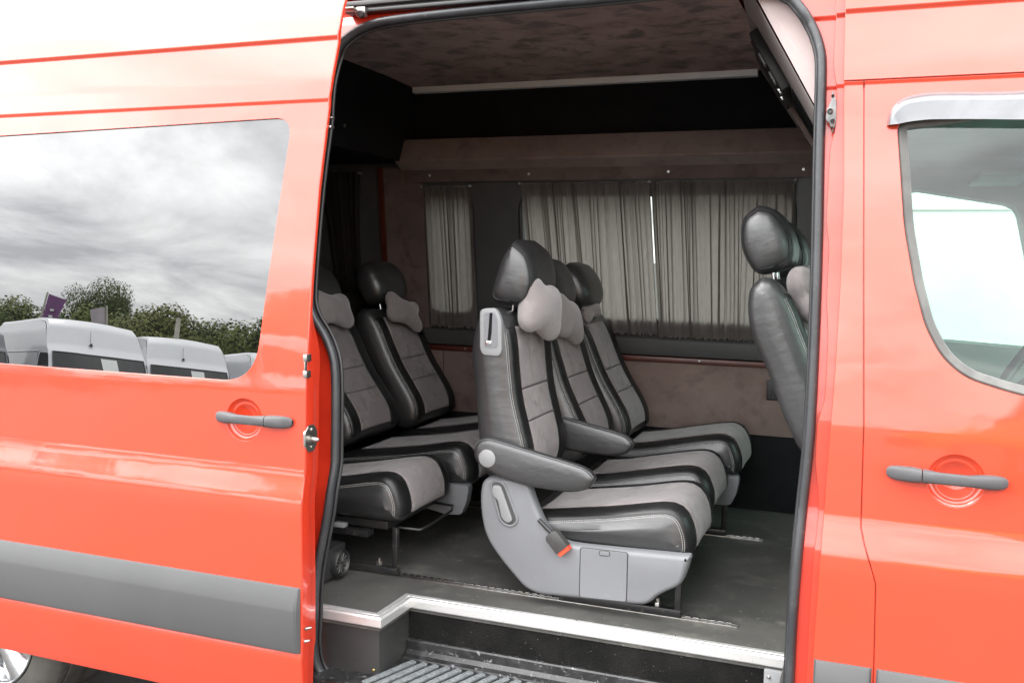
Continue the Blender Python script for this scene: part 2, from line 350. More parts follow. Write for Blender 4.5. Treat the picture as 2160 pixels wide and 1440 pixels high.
# ------------------------------------------------------------------ the van's side profile y(z)
KN = [(.26, .07), (.30, .035), (.36, .014), (.45, .002), (.525, -.0045), (.536, -.0040), (.549, .0), (.60, 0), (.95, .001), (.985, .003), (1.0, .006), (1.02, .0105), (1.05, .0175), (1.07, .0215), (1.085, .0235), (1.12, .025),
      (1.30, .032), (1.45, .044), (1.6, .0575), (1.75, .0725), (1.9, .089), (2.05, .107), (2.134, .1185), (2.1415, .1145), (2.2, .123), (2.312, .145), (2.3215, .138), (2.4, .158), (2.5, .194), (2.58, .25), (2.65, .34), (2.70, .5), (2.73, .8), (2.735, 1.0)]
KZ = [k[0] for k in KN]; KY = [k[1] for k in KN]
def S(z): return float(np.interp(z, KZ, KY))
def Sn(z, h=0.005):
    d = (S(z + h) - S(z - h)) / (2 * h); n = Vector((0, -1, d)); return n.normalized()
def spans(polys, z):
    xs = []
    for P in polys:
        m = len(P)
        for i in range(m):
            (xa, za), (xb, zb) = P[i], P[(i + 1) % m]
            if (za <= z) != (zb <= z): xs.append(xa + (z - za) / (zb - za) * (xb - xa))
    xs.sort(); return [(xs[i], xs[i + 1]) for i in range(0, len(xs) - 1, 2)]
def skin(name, mat, outer, holes, off=0.0, parent=None, far=False, lip=0.018, yf=None, step=0.03, **kw):
    """sheet of bodywork following the side profile, with openings; its edges turn inwards by lip"""
    yf = yf or (lambda z: S(z) + off)
    zs = set()
    for P in [outer] + holes: zs |= {round(p[1], 5) for p in P}
    z0, z1 = min(p[1] for p in outer), max(p[1] for p in outer)
    zs |= {round(k, 5) for k in KZ if z0 < k < z1}
    for k in (2.134, 2.1415, 2.312, 2.3215, 1.0, 1.085): zs |= {round(k + d, 5) for d in (-.004, -.002, .002, .004) if z0 < k + d < z1}
    zs |= {round(z, 5) for z in np.arange(z0, z1, step)}
    zs = sorted(zs); V = []; F = []; NO = []
    sgn = -1 if far else 1
    Y = (lambda z: 2.0 - yf(z)) if far else yf
    def nrm(z):
        h = .003; d = (yf(z + h) - yf(z - h)) / (2 * h); return Vector((0, -sgn, d)).normalized()
    def push(pts, ns):
        g_ = (Vector(pts[1]) - Vector(pts[0])).cross(Vector(pts[2]) - Vector(pts[0])) + (Vector(pts[2]) - Vector(pts[0])).cross(Vector(pts[3]) - Vector(pts[0]))
        if g_.dot(ns[0] + ns[1] + ns[2] + ns[3]) < 0: pts, ns = pts[::-1], ns[::-1]
        k = len(V); V.extend(pts); NO.extend(ns); F.append(tuple(range(k, k + len(pts))))
    e = 1e-5
    for za, zb in zip(zs[:-1], zs[1:]):
        if zb - za < 3e-5: continue
        sa, sb = spans([outer] + holes, za + e), spans([outer] + holes, zb - e)
        if len(sa) != len(sb): sa = sb = spans([outer] + holes, (za + zb) / 2)
        na, nb = nrm(za), nrm(zb)
        for (l0, r0), (l1, r1) in zip(sa, sb):
            p = [(l0, Y(za), za), (r0, Y(za), za), (r1, Y(zb), zb), (l1, Y(zb), zb)]
            push(p if not far else p[::-1], [na, na, nb, nb] if not far else [nb, nb, na, na])
    # turned edges
    if lip:
        for P, s_ in [(outer, 1)] + [(h, -1) for h in holes]:
            m = len(P); ar = sum(P[i][0] * P[(i + 1) % m][1] - P[(i + 1) % m][0] * P[i][1] for i in range(m))
            for i in range(m):
                (xa, za), (xb, zb) = P[i], P[(i + 1) % m]
                d = Vector((xb - xa, 0, zb - za))
                if d.length < 1e-6: continue
                # outward of the material, in the sheet
                o = Vector((d.z, 0, -d.x)).normalized() * (1 if ar > 0 else -1) * s_
                sub = max(1, int(abs(zb - za) / 0.03))
                for q in range(sub):
                    x0, x1 = xa + (xb - xa) * q / sub, xa + (xb - xa) * (q + 1) / sub
                    w0, w1 = za + (zb - za) * q / sub, za + (zb - za) * (q + 1) / sub
                    c = 0.0025
                    A = Vector((x0, Y(w0), w0)); B = Vector((x1, Y(w1), w1))
                    A1, B1 = A + o * c * .6 + Vector((0, sgn * c, 0)), B + o * c * .6 + Vector((0, sgn * c, 0))
                    A2, B2 = A1 + Vector((0, sgn * lip, 0)), B1 + Vector((0, sgn * lip, 0))
                    nn = Vector((0, -sgn, 0))
                    push([A, B, B1, A1], [nrm(w0), nrm(w1), o, o]); push([A1, B1, B2, A2], [o] * 4)
    mb = MB(); mb.v = [tuple(v) for v in V]; mb.f = F
    return link(name, mb.mesh(name, mat, normals=[tuple(n) for n in NO]), parent, **kw)

# ------------------------------------------------------------------ upholstery: a padded body between a front and a rear curve
class Puff:
    def __init__(s, front, rear, y0, y1, r=0.02, crown=0.0, n=28, lat=12, cap=0.012, pin=None):
        s.F = resample(catmull(front, 8), n); s.Rr = resample(catmull(rear, 8), n); s.y0, s.y1, s.r, s.crown, s.lat, s.cap = y0, y1, r, crown, lat, cap
        loop = np.vstack([s.F, s.Rr[::-1][1:-1]]); m = len(loop)
        d = np.roll(loop, -1, 0) - np.roll(loop, 1, 0); nn = np.stack([d[:, 1], -d[:, 0]], 1); nn /= np.maximum(np.linalg.norm(nn, axis=1, keepdims=True), 1e-9)
        ar = np.sum(loop[:, 0] * np.roll(loop[:, 1], -1) - np.roll(loop[:, 0], -1) * loop[:, 1])
        if ar < 0: nn = -nn
        s.loop, s.nn, s.n = loop, nn, n
    def inset(s, y):
        e = min(y - s.y0, s.y1 - y)
        if e < s.r:
            q = 1 - e / s.r; i = s.r * (1 - math.sqrt(max(0, 1 - q * q)))
        else: i = 0
        t = 2 * (y - s.y0) / (s.y1 - s.y0) - 1
        return i - s.crown * (1 - t * t)
    def surf(s, f, y, proud=0.0):
        k = f * (s.n - 1); i = min(int(k), s.n - 2); t = k - i
        p = s.F[i] * (1 - t) + s.F[i + 1] * t; n = s.nn[i] * (1 - t) + s.nn[i + 1] * t; n = n / np.linalg.norm(n)
        q = p + n * (proud - s.inset(y))
        return (q[0], y, q[1])
    def build(s):
        m = MB(); n = s.n; LL = len(s.loop)
        ys = [s.y0 + s.r * (1 - math.cos(a)) for a in np.linspace(0, math.pi / 2, 5)]
        mid = list(np.linspace(s.y0 + s.r, s.y1 - s.r, s.lat))
        ys = ys + mid[1:-1] + [s.y1 - (y - s.y0) for y in ys[::-1]]
        G = [[(p[0] - q[0] * s.inset(y), y, p[1] - q[1] * s.inset(y)) for p, q in zip(s.loop, s.nn)] for y in ys]
        v = [p for r_ in G for p in r_]; f = []
        for i in range(len(ys) - 1):
            for j in range(LL):
                f.append((i * LL + j, i * LL + (j + 1) % LL, (i + 1) * LL + (j + 1) % LL, (i + 1) * LL + j))
        m.add(v, f)
        for side, y, row in ((-1, s.y0, G[0]), (1, s.y1, G[-1])):
            fr = row[:n]; re = [row[0]] + row[n:][::-1] + [row[n - 1]]
            K = 6; g = []
            for i in range(n):
                r_ = []
                for k in range(K + 1):
                    t = k / K; b = s.cap * (4 * t * (1 - t)) ** 0.6 * min(1, 4 * min(i, n - 1 - i) / n)
                    r_.append((fr[i][0] * (1 - t) + re[i][0] * t, y + side * b, fr[i][2] * (1 - t) + re[i][2] * t))
                g.append(r_)
            m.grid(g)
        return m
    def build_ball(s, p=3.0, q=2.2, m=26):
        """rings that shrink towards both ends: headrests"""
        c = s.loop.mean(0); yc = (s.y0 + s.y1) / 2; hw = (s.y1 - s.y0) / 2; G = []
        for t in np.sin(np.linspace(-math.pi / 2, math.pi / 2, m)):
            k = max(1e-3, (1 - abs(t) ** p)) ** (1 / q)
            G.append([(c[0] + (a[0] - c[0]) * k, yc + hw * t, c[1] + (a[1] - c[1]) * k) for a in np.vstack([s.loop, s.loop[:1]])])
        mm = MB().grid(G); n = len(s.loop)
        for g in (G[0], G[-1]): mm.add(g[:-1], [tuple(range(n))])
        return mm
    def panel(s, f0, f1, ya, yb, proud=0.004, nf=14, ny=10, edge=0.012):
        """raised panel on the front; ya, yb numbers or functions of f"""
        m = MB(); G = []
        A = ya if callable(ya) else (lambda f: ya); B = yb if callable(yb) else (lambda f: yb)
        fs = sorted(set([f0, f0 + (f1 - f0) * .02, f0 + (f1 - f0) * .05] + list(np.linspace(f0 + (f1 - f0) * .1, f1 - (f1 - f0) * .1, nf)) + [f1 - (f1 - f0) * .05, f1 - (f1 - f0) * .02, f1]))
        Lf = np.linalg.norm(np.diff(s.F, axis=0), axis=1).sum()
        ts = [0, .02, .05, .1] + list(np.linspace(.18, .82, ny)) + [.9, .95, .98, 1]
        for f in fs:
            row = []
            for t in ts:
                y = A(f) * (1 - t) + B(f) * t
                e = min((f - f0) * Lf, (f1 - f) * Lf, t * (B(f) - A(f)), (1 - t) * (B(f) - A(f)))
                h = proud * math.sqrt(max(0, 1 - (1 - min(1, e / edge)) ** 2)) - 0.0012 * (e < 1e-6)
                row.append(s.surf(f, y, h))
            G.append(row)
        return m.grid(G)
    def stitches(s, f0, f1, y, off=0.0, n=60, ln=0.006, r=0.0009):
        m = MB()
        for i in range(n):
            f = f0 + (f1 - f0) * i / n
            yy = y(f) if callable(y) else y
            a = Vector(s.surf(f, yy + off, 0.0012)); b = Vector(s.surf(min(1, f + (f1 - f0) / n * .62), (y(f) if callable(y) else y) + off, 0.0012))
            m.tube([a, b], r, 4)
        return m

# ================================================================== the setting
g = MB().quad((-400, -400, 0), (400, -400, 0), (400, 400, 0), (-400, 400, 0)).obj('ground', 'asphalt', smooth=0); g['kind'] = 'structure'

# ================================================================== the red van
VAN = thing('van', 'red passenger van with its grey-trimmed side door slid open', 'van', (-1.2, 1.0, 0))
D = -0.125                                   # the slid door stands this far outside the skin
# ---- sliding door
door_front = [(.36, -1.504), (.73, -1.503), (1.30, -1.510), (1.61, -1.508), (1.88, -1.501), (2.15, -1.484), (2.34, -1.468), (2.46, -1.462)]
def dfx(z): return float(np.interp(z, [a for a, b in door_front], [b for a, b in door_front]))
outer = [(-3.04, .36)] + [(b, a) for a, b in door_front] + [(-3.04, 2.46)]
win = round_poly([(-2.95, 1.322), (-1.685, 1.322), (-1.600, 2.094), (-2.95, 2.070)], [.07, .115, .065, .07], 10)
def circ(cx, cz, r, n=40): return [(cx + r * math.cos(2 * math.pi * i / n), cz + r * math.sin(2 * math.pi * i / n)) for i in range(n)]
SD = skin('sliding_door', 'red_paint', outer, [win, circ(-1.717, 1.211, .0635)], D, VAN, lip=0.012)
g0, g1 = S(1.32) + D + .007, S(2.09) + D + .007
gy = lambda z: g0 + (g1 - g0) * (z - 1.32) / (2.09 - 1.32)
winb = [(x + (0.012 if x > -2.2 else -0.012), z + (.012 if z > 1.7 else -.012)) for x, z in win]
pm = MB().add([(x, gy(z), z) for x, z in winb] + [(x, gy(z) + .004, z) for x, z in winb],
              [tuple(range(len(winb))), tuple(range(2 * len(winb) - 1, len(winb) - 1, -1))])
pm.obj('window_pane', 'privacy_glass', SD, smooth=0)
# edge face of the door and its inner skin
def thick(z):
    base = .026 + .062 * (1 / (1 + math.exp((z - 1.47) / .028)))
    if z < .55: base -= .03 * (.55 - z) / .2
    return max(.02, base)
G = []
zz = np.linspace(.362, 2.458, 110)
for z in zz:
    x = dfx(z); y = S(z) + D; t = thick(z)
    step = .010 * (1 / (1 + math.exp((z - 1.33) / .012)))
    G.append([(x, y + .0005, z), (x + .0022, y + .003, z), (x + .0022, y + .010, z), (x - .004, y + .012, z), (x - .004 + step * .2, y + t * .55, z), (x - .006, y + t * .66, z), (x - .009, y + t, z), (x - .03, y + t + .012, z), (x - .12, y + t + .02, z), (-3.03, y + t + .02, z)])
MB().grid(G).obj('door_edge', 'red_inner', SD, smooth=30)
# bowl and handle
def bowl(parent, cx, cz, off, n='handle_bowl'):
    y = S(cz) + off
    me = MB().lathe([(.0640, .0005), (.0610, .0045), (.0545, .0105), (.0500, .0118), (.0470, .0105), (.0440, .0120), (.036, .0185), (.018, .0235), (0.0005, .025)], (cx, y, cz), 'y', 48)
    return me.obj(n, 'red_paint', parent, smooth=60)
def handle(parent, x0, x1, cz, off, cap_right, tilt=0.0):
    """pull handle with its lock cap at one end"""
    ys = S(cz) + off; Lh = x1 - x0
    def section(t):
        u = t if cap_right else 1 - t       # 0 = plain end, 1 = cap end
        hh = np.interp(u, [0, .03, .10, .2, .3, .55, .7, .78, .9, .97, 1], [.0075, .0145, .0170, .0165, .0140, .0140, .0165, .0185, .0180, .0150, .0075])
        out = np.interp(u, [0, .05, .15, .28, .6, .72, .9, 1], [.010, .020, .028, .034, .034, .034, .024, .010])
        inn = np.interp(u, [0, .14, .26, .34, .56, .64, .72, 1], [0, 0, .004, .020, .020, .004, 0, 0])
        return hh, out, inn
    def part(t0, t1, n):
        R = []
        for t in np.linspace(t0, t1, n):
            hh, out, inn = section(t); x = x0 + Lh * t; cy = ys - (out + inn) / 2; b = (out - inn) / 2
            z0 = cz + tilt * (t - .5)
            R.append([(x, cy - b * math.copysign(abs(math.cos(a)) ** .7, math.cos(a)), z0 + hh * math.copysign(abs(math.sin(a)) ** .7, math.sin(a))) for a in np.linspace(0, 2 * math.pi, 17)])
        return MB().grid(R)
    cut = .70 if cap_right else .30
    A, B = ((0, cut - .004, 30), (cut + .004, 1, 16)) if cap_right else ((cut + .004, 1, 30), (0, cut - .004, 16))
    part(*A).obj('door_handle', 'handle_grey', parent, smooth=50)
    part(*B).obj('lock_cap', 'handle_grey', parent, smooth=50)
bowl(SD, -1.717, 1.211, D); handle(SD, -1.812, -1.546, 1.2165, D, True)
def strip(name, parent, x0, x1, ztop, zbot, off, s=1.0):
    zm = ztop - (ztop - zbot) * .33
    P = [(off + .004, ztop), (off - .005, ztop), (off - .0085, ztop - .006), (off - .021, zm + .004), (off - .0215, zm - .004), (off - .016, zbot + .012), (off - .012, zbot + .002), (off + .004, zbot)]
    n = len(P); xs = [x0, x0 + .005, x0 + .012, x1 - .012, x1 - .005, x1]; sc = [.1, .75, 1, 1, .75, .1]
    G = [[(x, off + (y - off) * k, z) for y, z in P] for x, k in zip(xs, sc)]
    m = MB().grid(G); m.add([(x0, off, z) for y, z in P], [tuple(range(n))]); return m.obj(name, 'trim_grey', parent, smooth=25)
strip('trim_strip', SD, -3.04, -1.5055, .742, .548, D)
# hardware on the door edge
def boltd(parent, c, axis, r=.008, h=.006, mat='steel', name='bolt'):
    sgn = 1
    MB().lathe([(0.0004, h), (r * .8, h), (r, h * .6), (r, 0)], c, axis, 8).obj(name, mat, parent, smooth=40)
pl = round_poly([(-.101, 1.150), (-.082, 1.130), (-.055, 1.130), (-.037, 1.150), (-.037, 1.190), (-.055, 1.208), (-.082, 1.208), (-.101, 1.190)], .006, 3)
SP = link('striker_plate', prism_me('striker_plate', 'steel', pl, dfx(1.17) - .003, dfx(1.17) + .004, .001, 1, 'x'), SD)
MB().tube([(dfx(1.17), -.070, 1.168), (dfx(1.17) + .022, -.070, 1.167), (dfx(1.17) + .030, -.070, 1.167)], [.0075, .0075, .004], 10).obj('lock_pin', 'steel', SD, smooth=60)
MB().tube([(dfx(1.17), -.078, 1.168), (dfx(1.17) + .010, -.078, 1.168)], .012, 10).obj('pin_collar', 'steel', SD, smooth=40)
for dz in (.026, -.024): MB().lathe([(.0004, .007), (.005, .007), (.006, .004), (.006, 0)], (dfx(1.17), -.066, 1.168 + dz), 'x', 10).obj('rivet', 'steel', SD)
for z, w in ((1.404, .020), (1.357, .018)):
    bbox('contact_block', 'steel', SD, dfx(z) - .003, dfx(z) + .010, -.100, -.100 + w * 1.3, z - .010, z + .011, .002)
bbox('contact_pin', 'steel', SD, dfx(1.38), dfx(1.38) + .004, -.098, -.088, 1.36, 1.40, .001)
for z, y in ((.612, -.098), (.577, -.108)):
    MB().tube([(dfx(z) - .004, y, z), (dfx(z) + .014, y + .006, z + .004)], [.006, .003], 8).obj('guide_pin', 'steel', SD)
bbox('latch_tongue', 'steel', SD, dfx(2.07), dfx(2.07) + .010, S(2.07) + D + .012, S(2.07) + D + .03, 2.060, 2.067, .001)
bbox('latch_tongue', 'steel', SD, dfx(2.10), dfx(2.10) + .010, S(2.10) + D + .012, S(2.10) + D + .026, 2.088, 2.092, .001)

# ---- body panels
rear_low = [(-3.42, .34)] + [(-2.95 + .45 * math.cos(a), .36 + .45 * math.sin(a)) for a in np.linspace(math.pi, 0, 21)] + [(-2.48, .34), (-1.64, .34), (-1.64, 2.13), (-4.60, 2.13), (-4.60, .40), (-3.5, .40)]
skin('rear_quarter', 'red_paint', rear_low, [], 0, VAN, lip=.02)
upper = [(-4.60, 2.139), (-1.64, 2.139), (-1.64, 2.478), (-.104, 2.478), (-.1035, 2.40), (-.0965, 2.1465), (1.02, 2.1465), (.80, 2.40), (.45, 2.58), (.10, 2.68), (-.3, 2.735), (-4.60, 2.735)]
skin('roof_side', 'red_paint', upper, [], 0, VAN, lip=.012)
far_outer = [(-4.6, .34), (1.02, .34), (1.02, 2.15), (.80, 2.40), (.45, 2.58), (.10, 2.68), (-.3, 2.735), (-4.6, 2.735)]
FW1 = round_poly([(-1.555, 1.425), (-.325, 1.425), (-.335, 1.985), (-1.555, 1.985)], .07, 6)
FW2 = round_poly([(-2.038, 1.425), (-1.80, 1.425), (-1.80, 1.985), (-2.038, 1.985)], .07, 6)
FWC = round_poly([(.06, 1.40), (.64, 1.37), (.50, 1.93), (.10, 2.0)], .05, 6)
FS = skin('far_body_side', 'red_paint', far_outer, [FW1, FW2, FWC], 0, VAN, far=True, lip=.03, step=.05)
corner = [(-.102, .32), (-.102, .708), (-.096, .950), (-.090, 1.182), (-.083, 1.415), (-.080, 1.647), (-.083, 1.878), (-.0955, 2.141)]
seam = [(.039, .32), (.0385, .73), (.033, .93), (.022, .965), (.002, 1.025), (-.0065, 1.06), (-.0115, 1.305), (-.028, 1.648), (-.0505, 2.141)]
skin('pillar_panel', 'red_paint', corner[:1] + [(x - .0024, z) for x, z in seam] + corner[:0:-1], [], 0, VAN, lip=.05)
fd = [(x + .0024, z) for x, z in seam]
fwin = round_poly([(.027, 2.043), (.055, 1.786), (.083, 1.651), (.112, 1.551), (.151, 1.480), (.205, 1.433), (.335, 1.396), (.86, 1.372), (.66, 2.03), (.40, 2.085)], [.03, 0.03, .02, .03, .03, .04, .05, .05, .04, .1], 5)
FD = skin('front_door', 'red_paint', fd[:1] + [(1.05, .32), (1.05, 1.30), (.78, 2.13), (.76, 2.141)] + fd[:0:-1], [fwin, circ(.197, 1.193, .0635)], 0, VAN, lip=.03)
bowl(FD, .197, 1.193, 0); handle(FD, .044, .306, 1.2015, 0, False, -.004)
def off_poly(P, d):
    c = np.mean(P, 0); out = []; m = len(P)
    ar = sum(P[i][0] * P[(i + 1) % m][1] - P[(i + 1) % m][0] * P[i][1] for i in range(m))
    for i in range(m):
        a = np.array(P[(i + 1) % m]) - np.array(P[i - 1]); l = np.linalg.norm(a)
        if l < 1e-9: out.append(P[i]); continue
        n = np.array([a[1], -a[0]]) / l * (1 if ar > 0 else -1); out.append(tuple(np.array(P[i]) + n * d))
    return out
skin('gap_backing', 'red_inner', [(x - .020, z) for x, z in seam] + [(x + .020, z) for x, z in seam[::-1]], [], .009, VAN, lip=0)
skin('gap_backing', 'red_inner', [(-.09, 2.126), (.74, 2.126), (.74, 2.17), (-.09, 2.17)], [], .009, VAN, lip=0)
# soft crease pressed round the front window
cr = [(x, S(z) - .0015, z) for x, z in off_poly(fwin, .045)]
# rubber run round the glass
loop = fwin; ins = off_poly(fwin, -.024)
G = [[(x, S(z) + .006, z) for x, z in loop + loop[:1]], [(x * .7 + u * .3, S(z) + .002, z * .7 + v * .3) for (x, z), (u, v) in zip(loop + loop[:1], ins + ins[:1])],
     [(u * .9 + x * .1, S(v) + .008, v * .9 + z * .1) for (x, z), (u, v) in zip(loop + loop[:1], ins + ins[:1])], [(u, S(v) + .018, v) for u, v in ins + ins[:1]]]
MB().grid(G).obj('window_seal', 'window_rubber', FD, smooth=50)
q0, q1 = S(1.40) + .016, S(2.07) + .016
gy2 = lambda z: q0 + (q1 - q0) * (z - 1.40) / .67
ins2 = off_poly(fwin, -.012)
MB().add([(x, gy2(z), z) for x, z in ins2], [tuple(range(len(ins2)))]).obj('window_pane', 'green_glass', FD, smooth=0)
# chrome wind deflector over the front window
top = [(.006, 2.030), (.010, 2.060), (.022, 2.082), (.042, 2.097), (.07, 2.104), (.12, 2.107), (.25, 2.102), (.42, 2.098), (.66, 2.045), (.76, 1.90)]
bot = [(.034, 2.031), (.036, 2.032), (.042, 2.033), (.052, 2.035), (.080, 2.038), (.12, 2.039), (.25, 2.034), (.42, 2.022), (.62, 1.975), (.715, 1.86)]
T = catmull(top, 6); B_ = catmull(bot, 6); G = []
for a, b in zip(T, B_):
    row = []
    for t in np.linspace(0, 1, 9):
        p = a * (1 - t) + b * t; o = .002 + .020 * math.sin(min(1, t * 3.2) * math.pi / 2) + .006 * t
        row.append((p[0], S(p[1]) - o, p[1]))
    row.append((b[0], S(b[1]) - .022, b[1] + .001)); G.append(row)
dm = MB().grid(G).obj('wind_deflector', 'visor_silver', FD, smooth=50)
strip('trim_strip', VAN, -.100, .034, .722, .545, 0.0)
strip('trim_strip', FD, .0445, 1.04, .722, .545, 0.0)
# front wing, bonnet, screen pillars: beyond the frame on the right
wing = [(1.058, .32)] + [(1.42 + .45 * math.cos(a), .36 + .45 * math.sin(a)) for a in np.linspace(math.pi, 0, 17) if 1.42 + .45 * math.cos(a) > 1.07] + [(2.2, .36), (2.2, .9), (1.95, 1.12), (1.50, 1.30), (1.058, 1.30)]
skin('front_wing', 'red_paint', wing, [], 0, VAN, lip=.02)
MB().grid([[(1.50, y, 1.30) for y in (.04, 1.96)], [(1.95, y, 1.14) for y in (.03, 1.97)], [(2.2, y, .92) for y in (.02, 1.98)], [(2.3, y, .6) for y in (.06, 1.94)], [(2.28, y, .3) for y in (.08, 1.92)]]).obj('bonnet', 'red_paint', VAN, smooth=40)
MB().grid([[(.80, y, 2.02) for y in (.16, 1.84)], [(1.5, y, 1.28) for y in (.10, 1.90)]]).obj('windscreen', 'green_glass', VAN, smooth=0)
for y in (.14, 1.86):
    MB().tube([(.74, y, 2.10), (1.15, y, 1.66), (1.54, y - .04 * (1 if y < 1 else -1), 1.27)], .045, 10).obj('screen_pillar', 'red_paint', VAN, smooth=60)
MB().grid([[(-.3, y, 2.735) for y in (.6, 1.0, 1.4)], [(.10, y, 2.69) for y in (.42, 1.0, 1.58)], [(.45, y, 2.60) for y in (.28, 1.0, 1.72)], [(.80, y, 2.42) for y in (.16, 1.0, 1.84)], [(.82, y, 2.06) for y in (.13, 1.0, 1.87)]]).obj('roof_front', 'red_paint', VAN, smooth=60)
MB().grid([[(-4.60, S(z), z), (-4.60, 2 - S(z), z)] for z in np.linspace(.34, 2.735, 30)]).obj('rear_doors', 'red_paint', VAN, smooth=40)

# ---- door aperture: flange, bead, rubber seal, track
sealR = [(-.158, .50), (-.158, .626), (-.157, .813), (-.149, 1.045), (-.1375, 1.286), (-.139, 1.644), (-.149, 2.003), (-.153, 2.183), (-.162, 2.245), (-.183, 2.298), (-.214, 2.347), (-.25, 2.383), (-.32, 2.408)]
sealT = [(-.55, 2.418), (-.775, 2.415), (-1.134, 2.411), (-1.40, 2.402), (-1.49, 2.385), (-1.538, 2.360), (-1.575, 2.319)]
sealL = [(-1.594, 2.232), (-1.597, 2.116), (-1.612, 1.897), (-1.620, 1.606), (-1.606, 1.520), (-1.546, 1.436), (-1.515, 1.337), (-1.509, 1.106), (-1.509, 1.035), (-1.521, .919), (-1.558, .736), (-1.568, .585), (-1.567, .463), (-1.545, .405), (-1.49, .372)]
sealB = [(-1.2, .362), (-.5, .362), (-.22, .372), (-.168, .41)]
hole = [tuple(p) for p in catmull(sealR + sealT + sealL + sealB, 4, closed=True)]
FL = skin('door_frame', 'red_inner', [(-1.86, .28), (-.074, .28), (-.074, 2.57), (-1.86, 2.57)], [hole], .055, VAN, lip=.03)
sp = [(x, S(z) + .044, z) for x, z in hole]
MB().tube(sp, .0125, 12, closed=True, flat=1.25).obj('door_seal', 'rubber', VAN, smooth=60)
# a second thinner lip inside the bulb
MB().tube([(x * 1.0 + (.014 if x > -.8 else -.0) * 0, S(z) + .062, z) for x, z in off_poly(hole, -.012)], .006, 8, closed=True).obj('seal_lip', 'plastic_black', VAN, smooth=60)
bead = [(-.116, .45), (-.116, .80), (-.112, .98), (-.107, 1.04), (-.107, 1.12), (-.119, 1.20), (-.119, 1.30), (-.104, 1.36), (-.104, 1.52), (-.112, 1.60), (-.112, 1.74), (-.122, 1.80), (-.122, 1.98), (-.112, 2.03), (-.112, 2.13), (-.124, 2.19), (-.124, 2.52), (-.078, 2.52), (-.078, .45)]
bead = round_poly(bead, .02, 4)
zs_ = sorted({round(p[1], 4) for p in bead})
skin('pillar_bead', 'red_inner', bead, [], .034, VAN, lip=.02)
# catch plate on the pillar
ck = round_poly([(-.135, 2.075), (-.126, 2.10), (-.124, 2.128), (-.113, 2.100), (-.111, 2.050), (-.119, 2.020), (-.127, 2.045), (-.137, 2.055)], .003, 2)
CP = link('catch_plate', prism_me('catch_plate', 'steel_dark', ck, S(2.08) + .022, S(2.08) + .036, .002, 2), VAN)
for x, z, r in ((-.127, 2.075, .008), (-.120, 2.050, .006), (-.122, 2.112, .004), (-.120, 2.032, .004)):
    MB().lathe([(r, 0), (r, -.008), (r * .7, -.010), (r * .4, -.006), (.0004, -.005)], (x, S(z) + .022, z), 'y', 14).obj('catch_screw', 'steel_dark', CP, smooth=40)
RL = bbox('door_track', 'plastic_black', VAN, -1.545, -.26, S(2.44) + .012, S(2.44) + .052, 2.4275, 2.4385, .003)
bbox('track_lip', 'trim_grey', RL, -1.545, -.26, S(2.45) + .004, S(2.45) + .05, 2.4475, 2.462, .004)
bbox('track_lip', 'plastic_black', RL, -1.545, -.26, S(2.45) + .02, S(2.45) + .05, 2.4390, 2.447, .001)
CR = bbox('track_carriage', 'steel', VAN, -1.50, -1.468, S(2.43) + .0, S(2.43) + .02, 2.412, 2.440, .003)
bbox('carriage_arm', 'steel', CR, -1.535, -1.49, S(2.43) - .03, S(2.43) - .004, 2.426, 2.434, .002)
MB().lathe([(.0004, -.012), (.010, -.012), (.011, 0)], (-1.478, S(2.43), 2.416), 'y', 12).obj('roller', 'plastic_black', CR)

# ---- floor, step and their trims
fp = [(-3.38, .155), (-1.66, .155), (-1.66, .082), (-1.361, .082), (-1.356, .270), (-.188, .270), (-.188, .12), (1.2, .12), (1.2, 1.88), (-3.38, 1.88)]
FLR = link('floor', prism_me('floor', 'vinyl_floor', fp, .560, .600, 0, axis='z'), VAN)
def edge_trim(a, ma, b, mb_):
    """L-shaped edging with mitred ends; ma, mb_ are the mitre directions out of the floor"""
    P = [(.000, .574), (.009, .574), (.0105, .577), (.0105, .600), (.0075, .6065), (-.003, .6069), (-.004, .6045), (-.0065, .6045), (-.0075, .6070), (-.022, .6075), (-.026, .6055), (-.026, .6025), (0, .6025)]
    G = [[(q[0] + m_[0] * u, q[1] + m_[1] * u, z) for u, z in P + P[:1]] for q, m_ in ((a, ma), (b, mb_))]
    return MB().grid(G).obj('edge_trim', 'aluminium', FLR, smooth=12)
edge_trim((-1.66, .082), (0, -1), (-1.361, .082), (.97, -1))
edge_trim((-1.3608, .0822), (.97, -1), (-1.356, .2698), (1, -1.0))
edge_trim((-1.3557, .270), (1, -1), (-.17, .270), (0, -1))
for x in (-1.62, -1.1, -.8, -.5): MB().lathe([(.0004, .0022), (.003, .0015), (.004, 0)], (x, .10 if x < -1.4 else .285, .6075), 'z', 10).obj('trim_screw', 'steel', FLR)
BX = MB().add([(-1.66, .0865, .40), (-1.3655, .0865, .40), (-1.3655, .0865, .5745), (-1.66, .0865, .5745), (-1.3600, .275, .40), (-1.3600, .275, .5745)],
              [(0, 1, 2, 3), (1, 4, 5, 2)]).obj('step_box', 'box_panel', VAN, smooth=0)
for x, z in ((-1.385, .432), (-1.60, .432)): MB().lathe([(.0004, -.004), (.004, -.003), (.0055, 0)], (x, .0865, z), 'y', 10).obj('screw', 'brass', BX)
MB().quad((-1.3595, .2735, .40), (-.12, .2735, .40), (-.12, .2735, .5745), (-1.3595, .2735, .5745)).obj('step_riser', 'carpet', VAN, smooth=0)
ST = MB().quad((-1.62, .0, .418), (-.12, .0, .418), (-.12, .275, .418), (-1.62, .275, .418)).quad((-1.62, .0, .418), (-.12, .0, .418), (-.12, -.004, .34), (-1.62, -.004, .34)).obj('step_tread', 'tread_black', VAN, smooth=0)
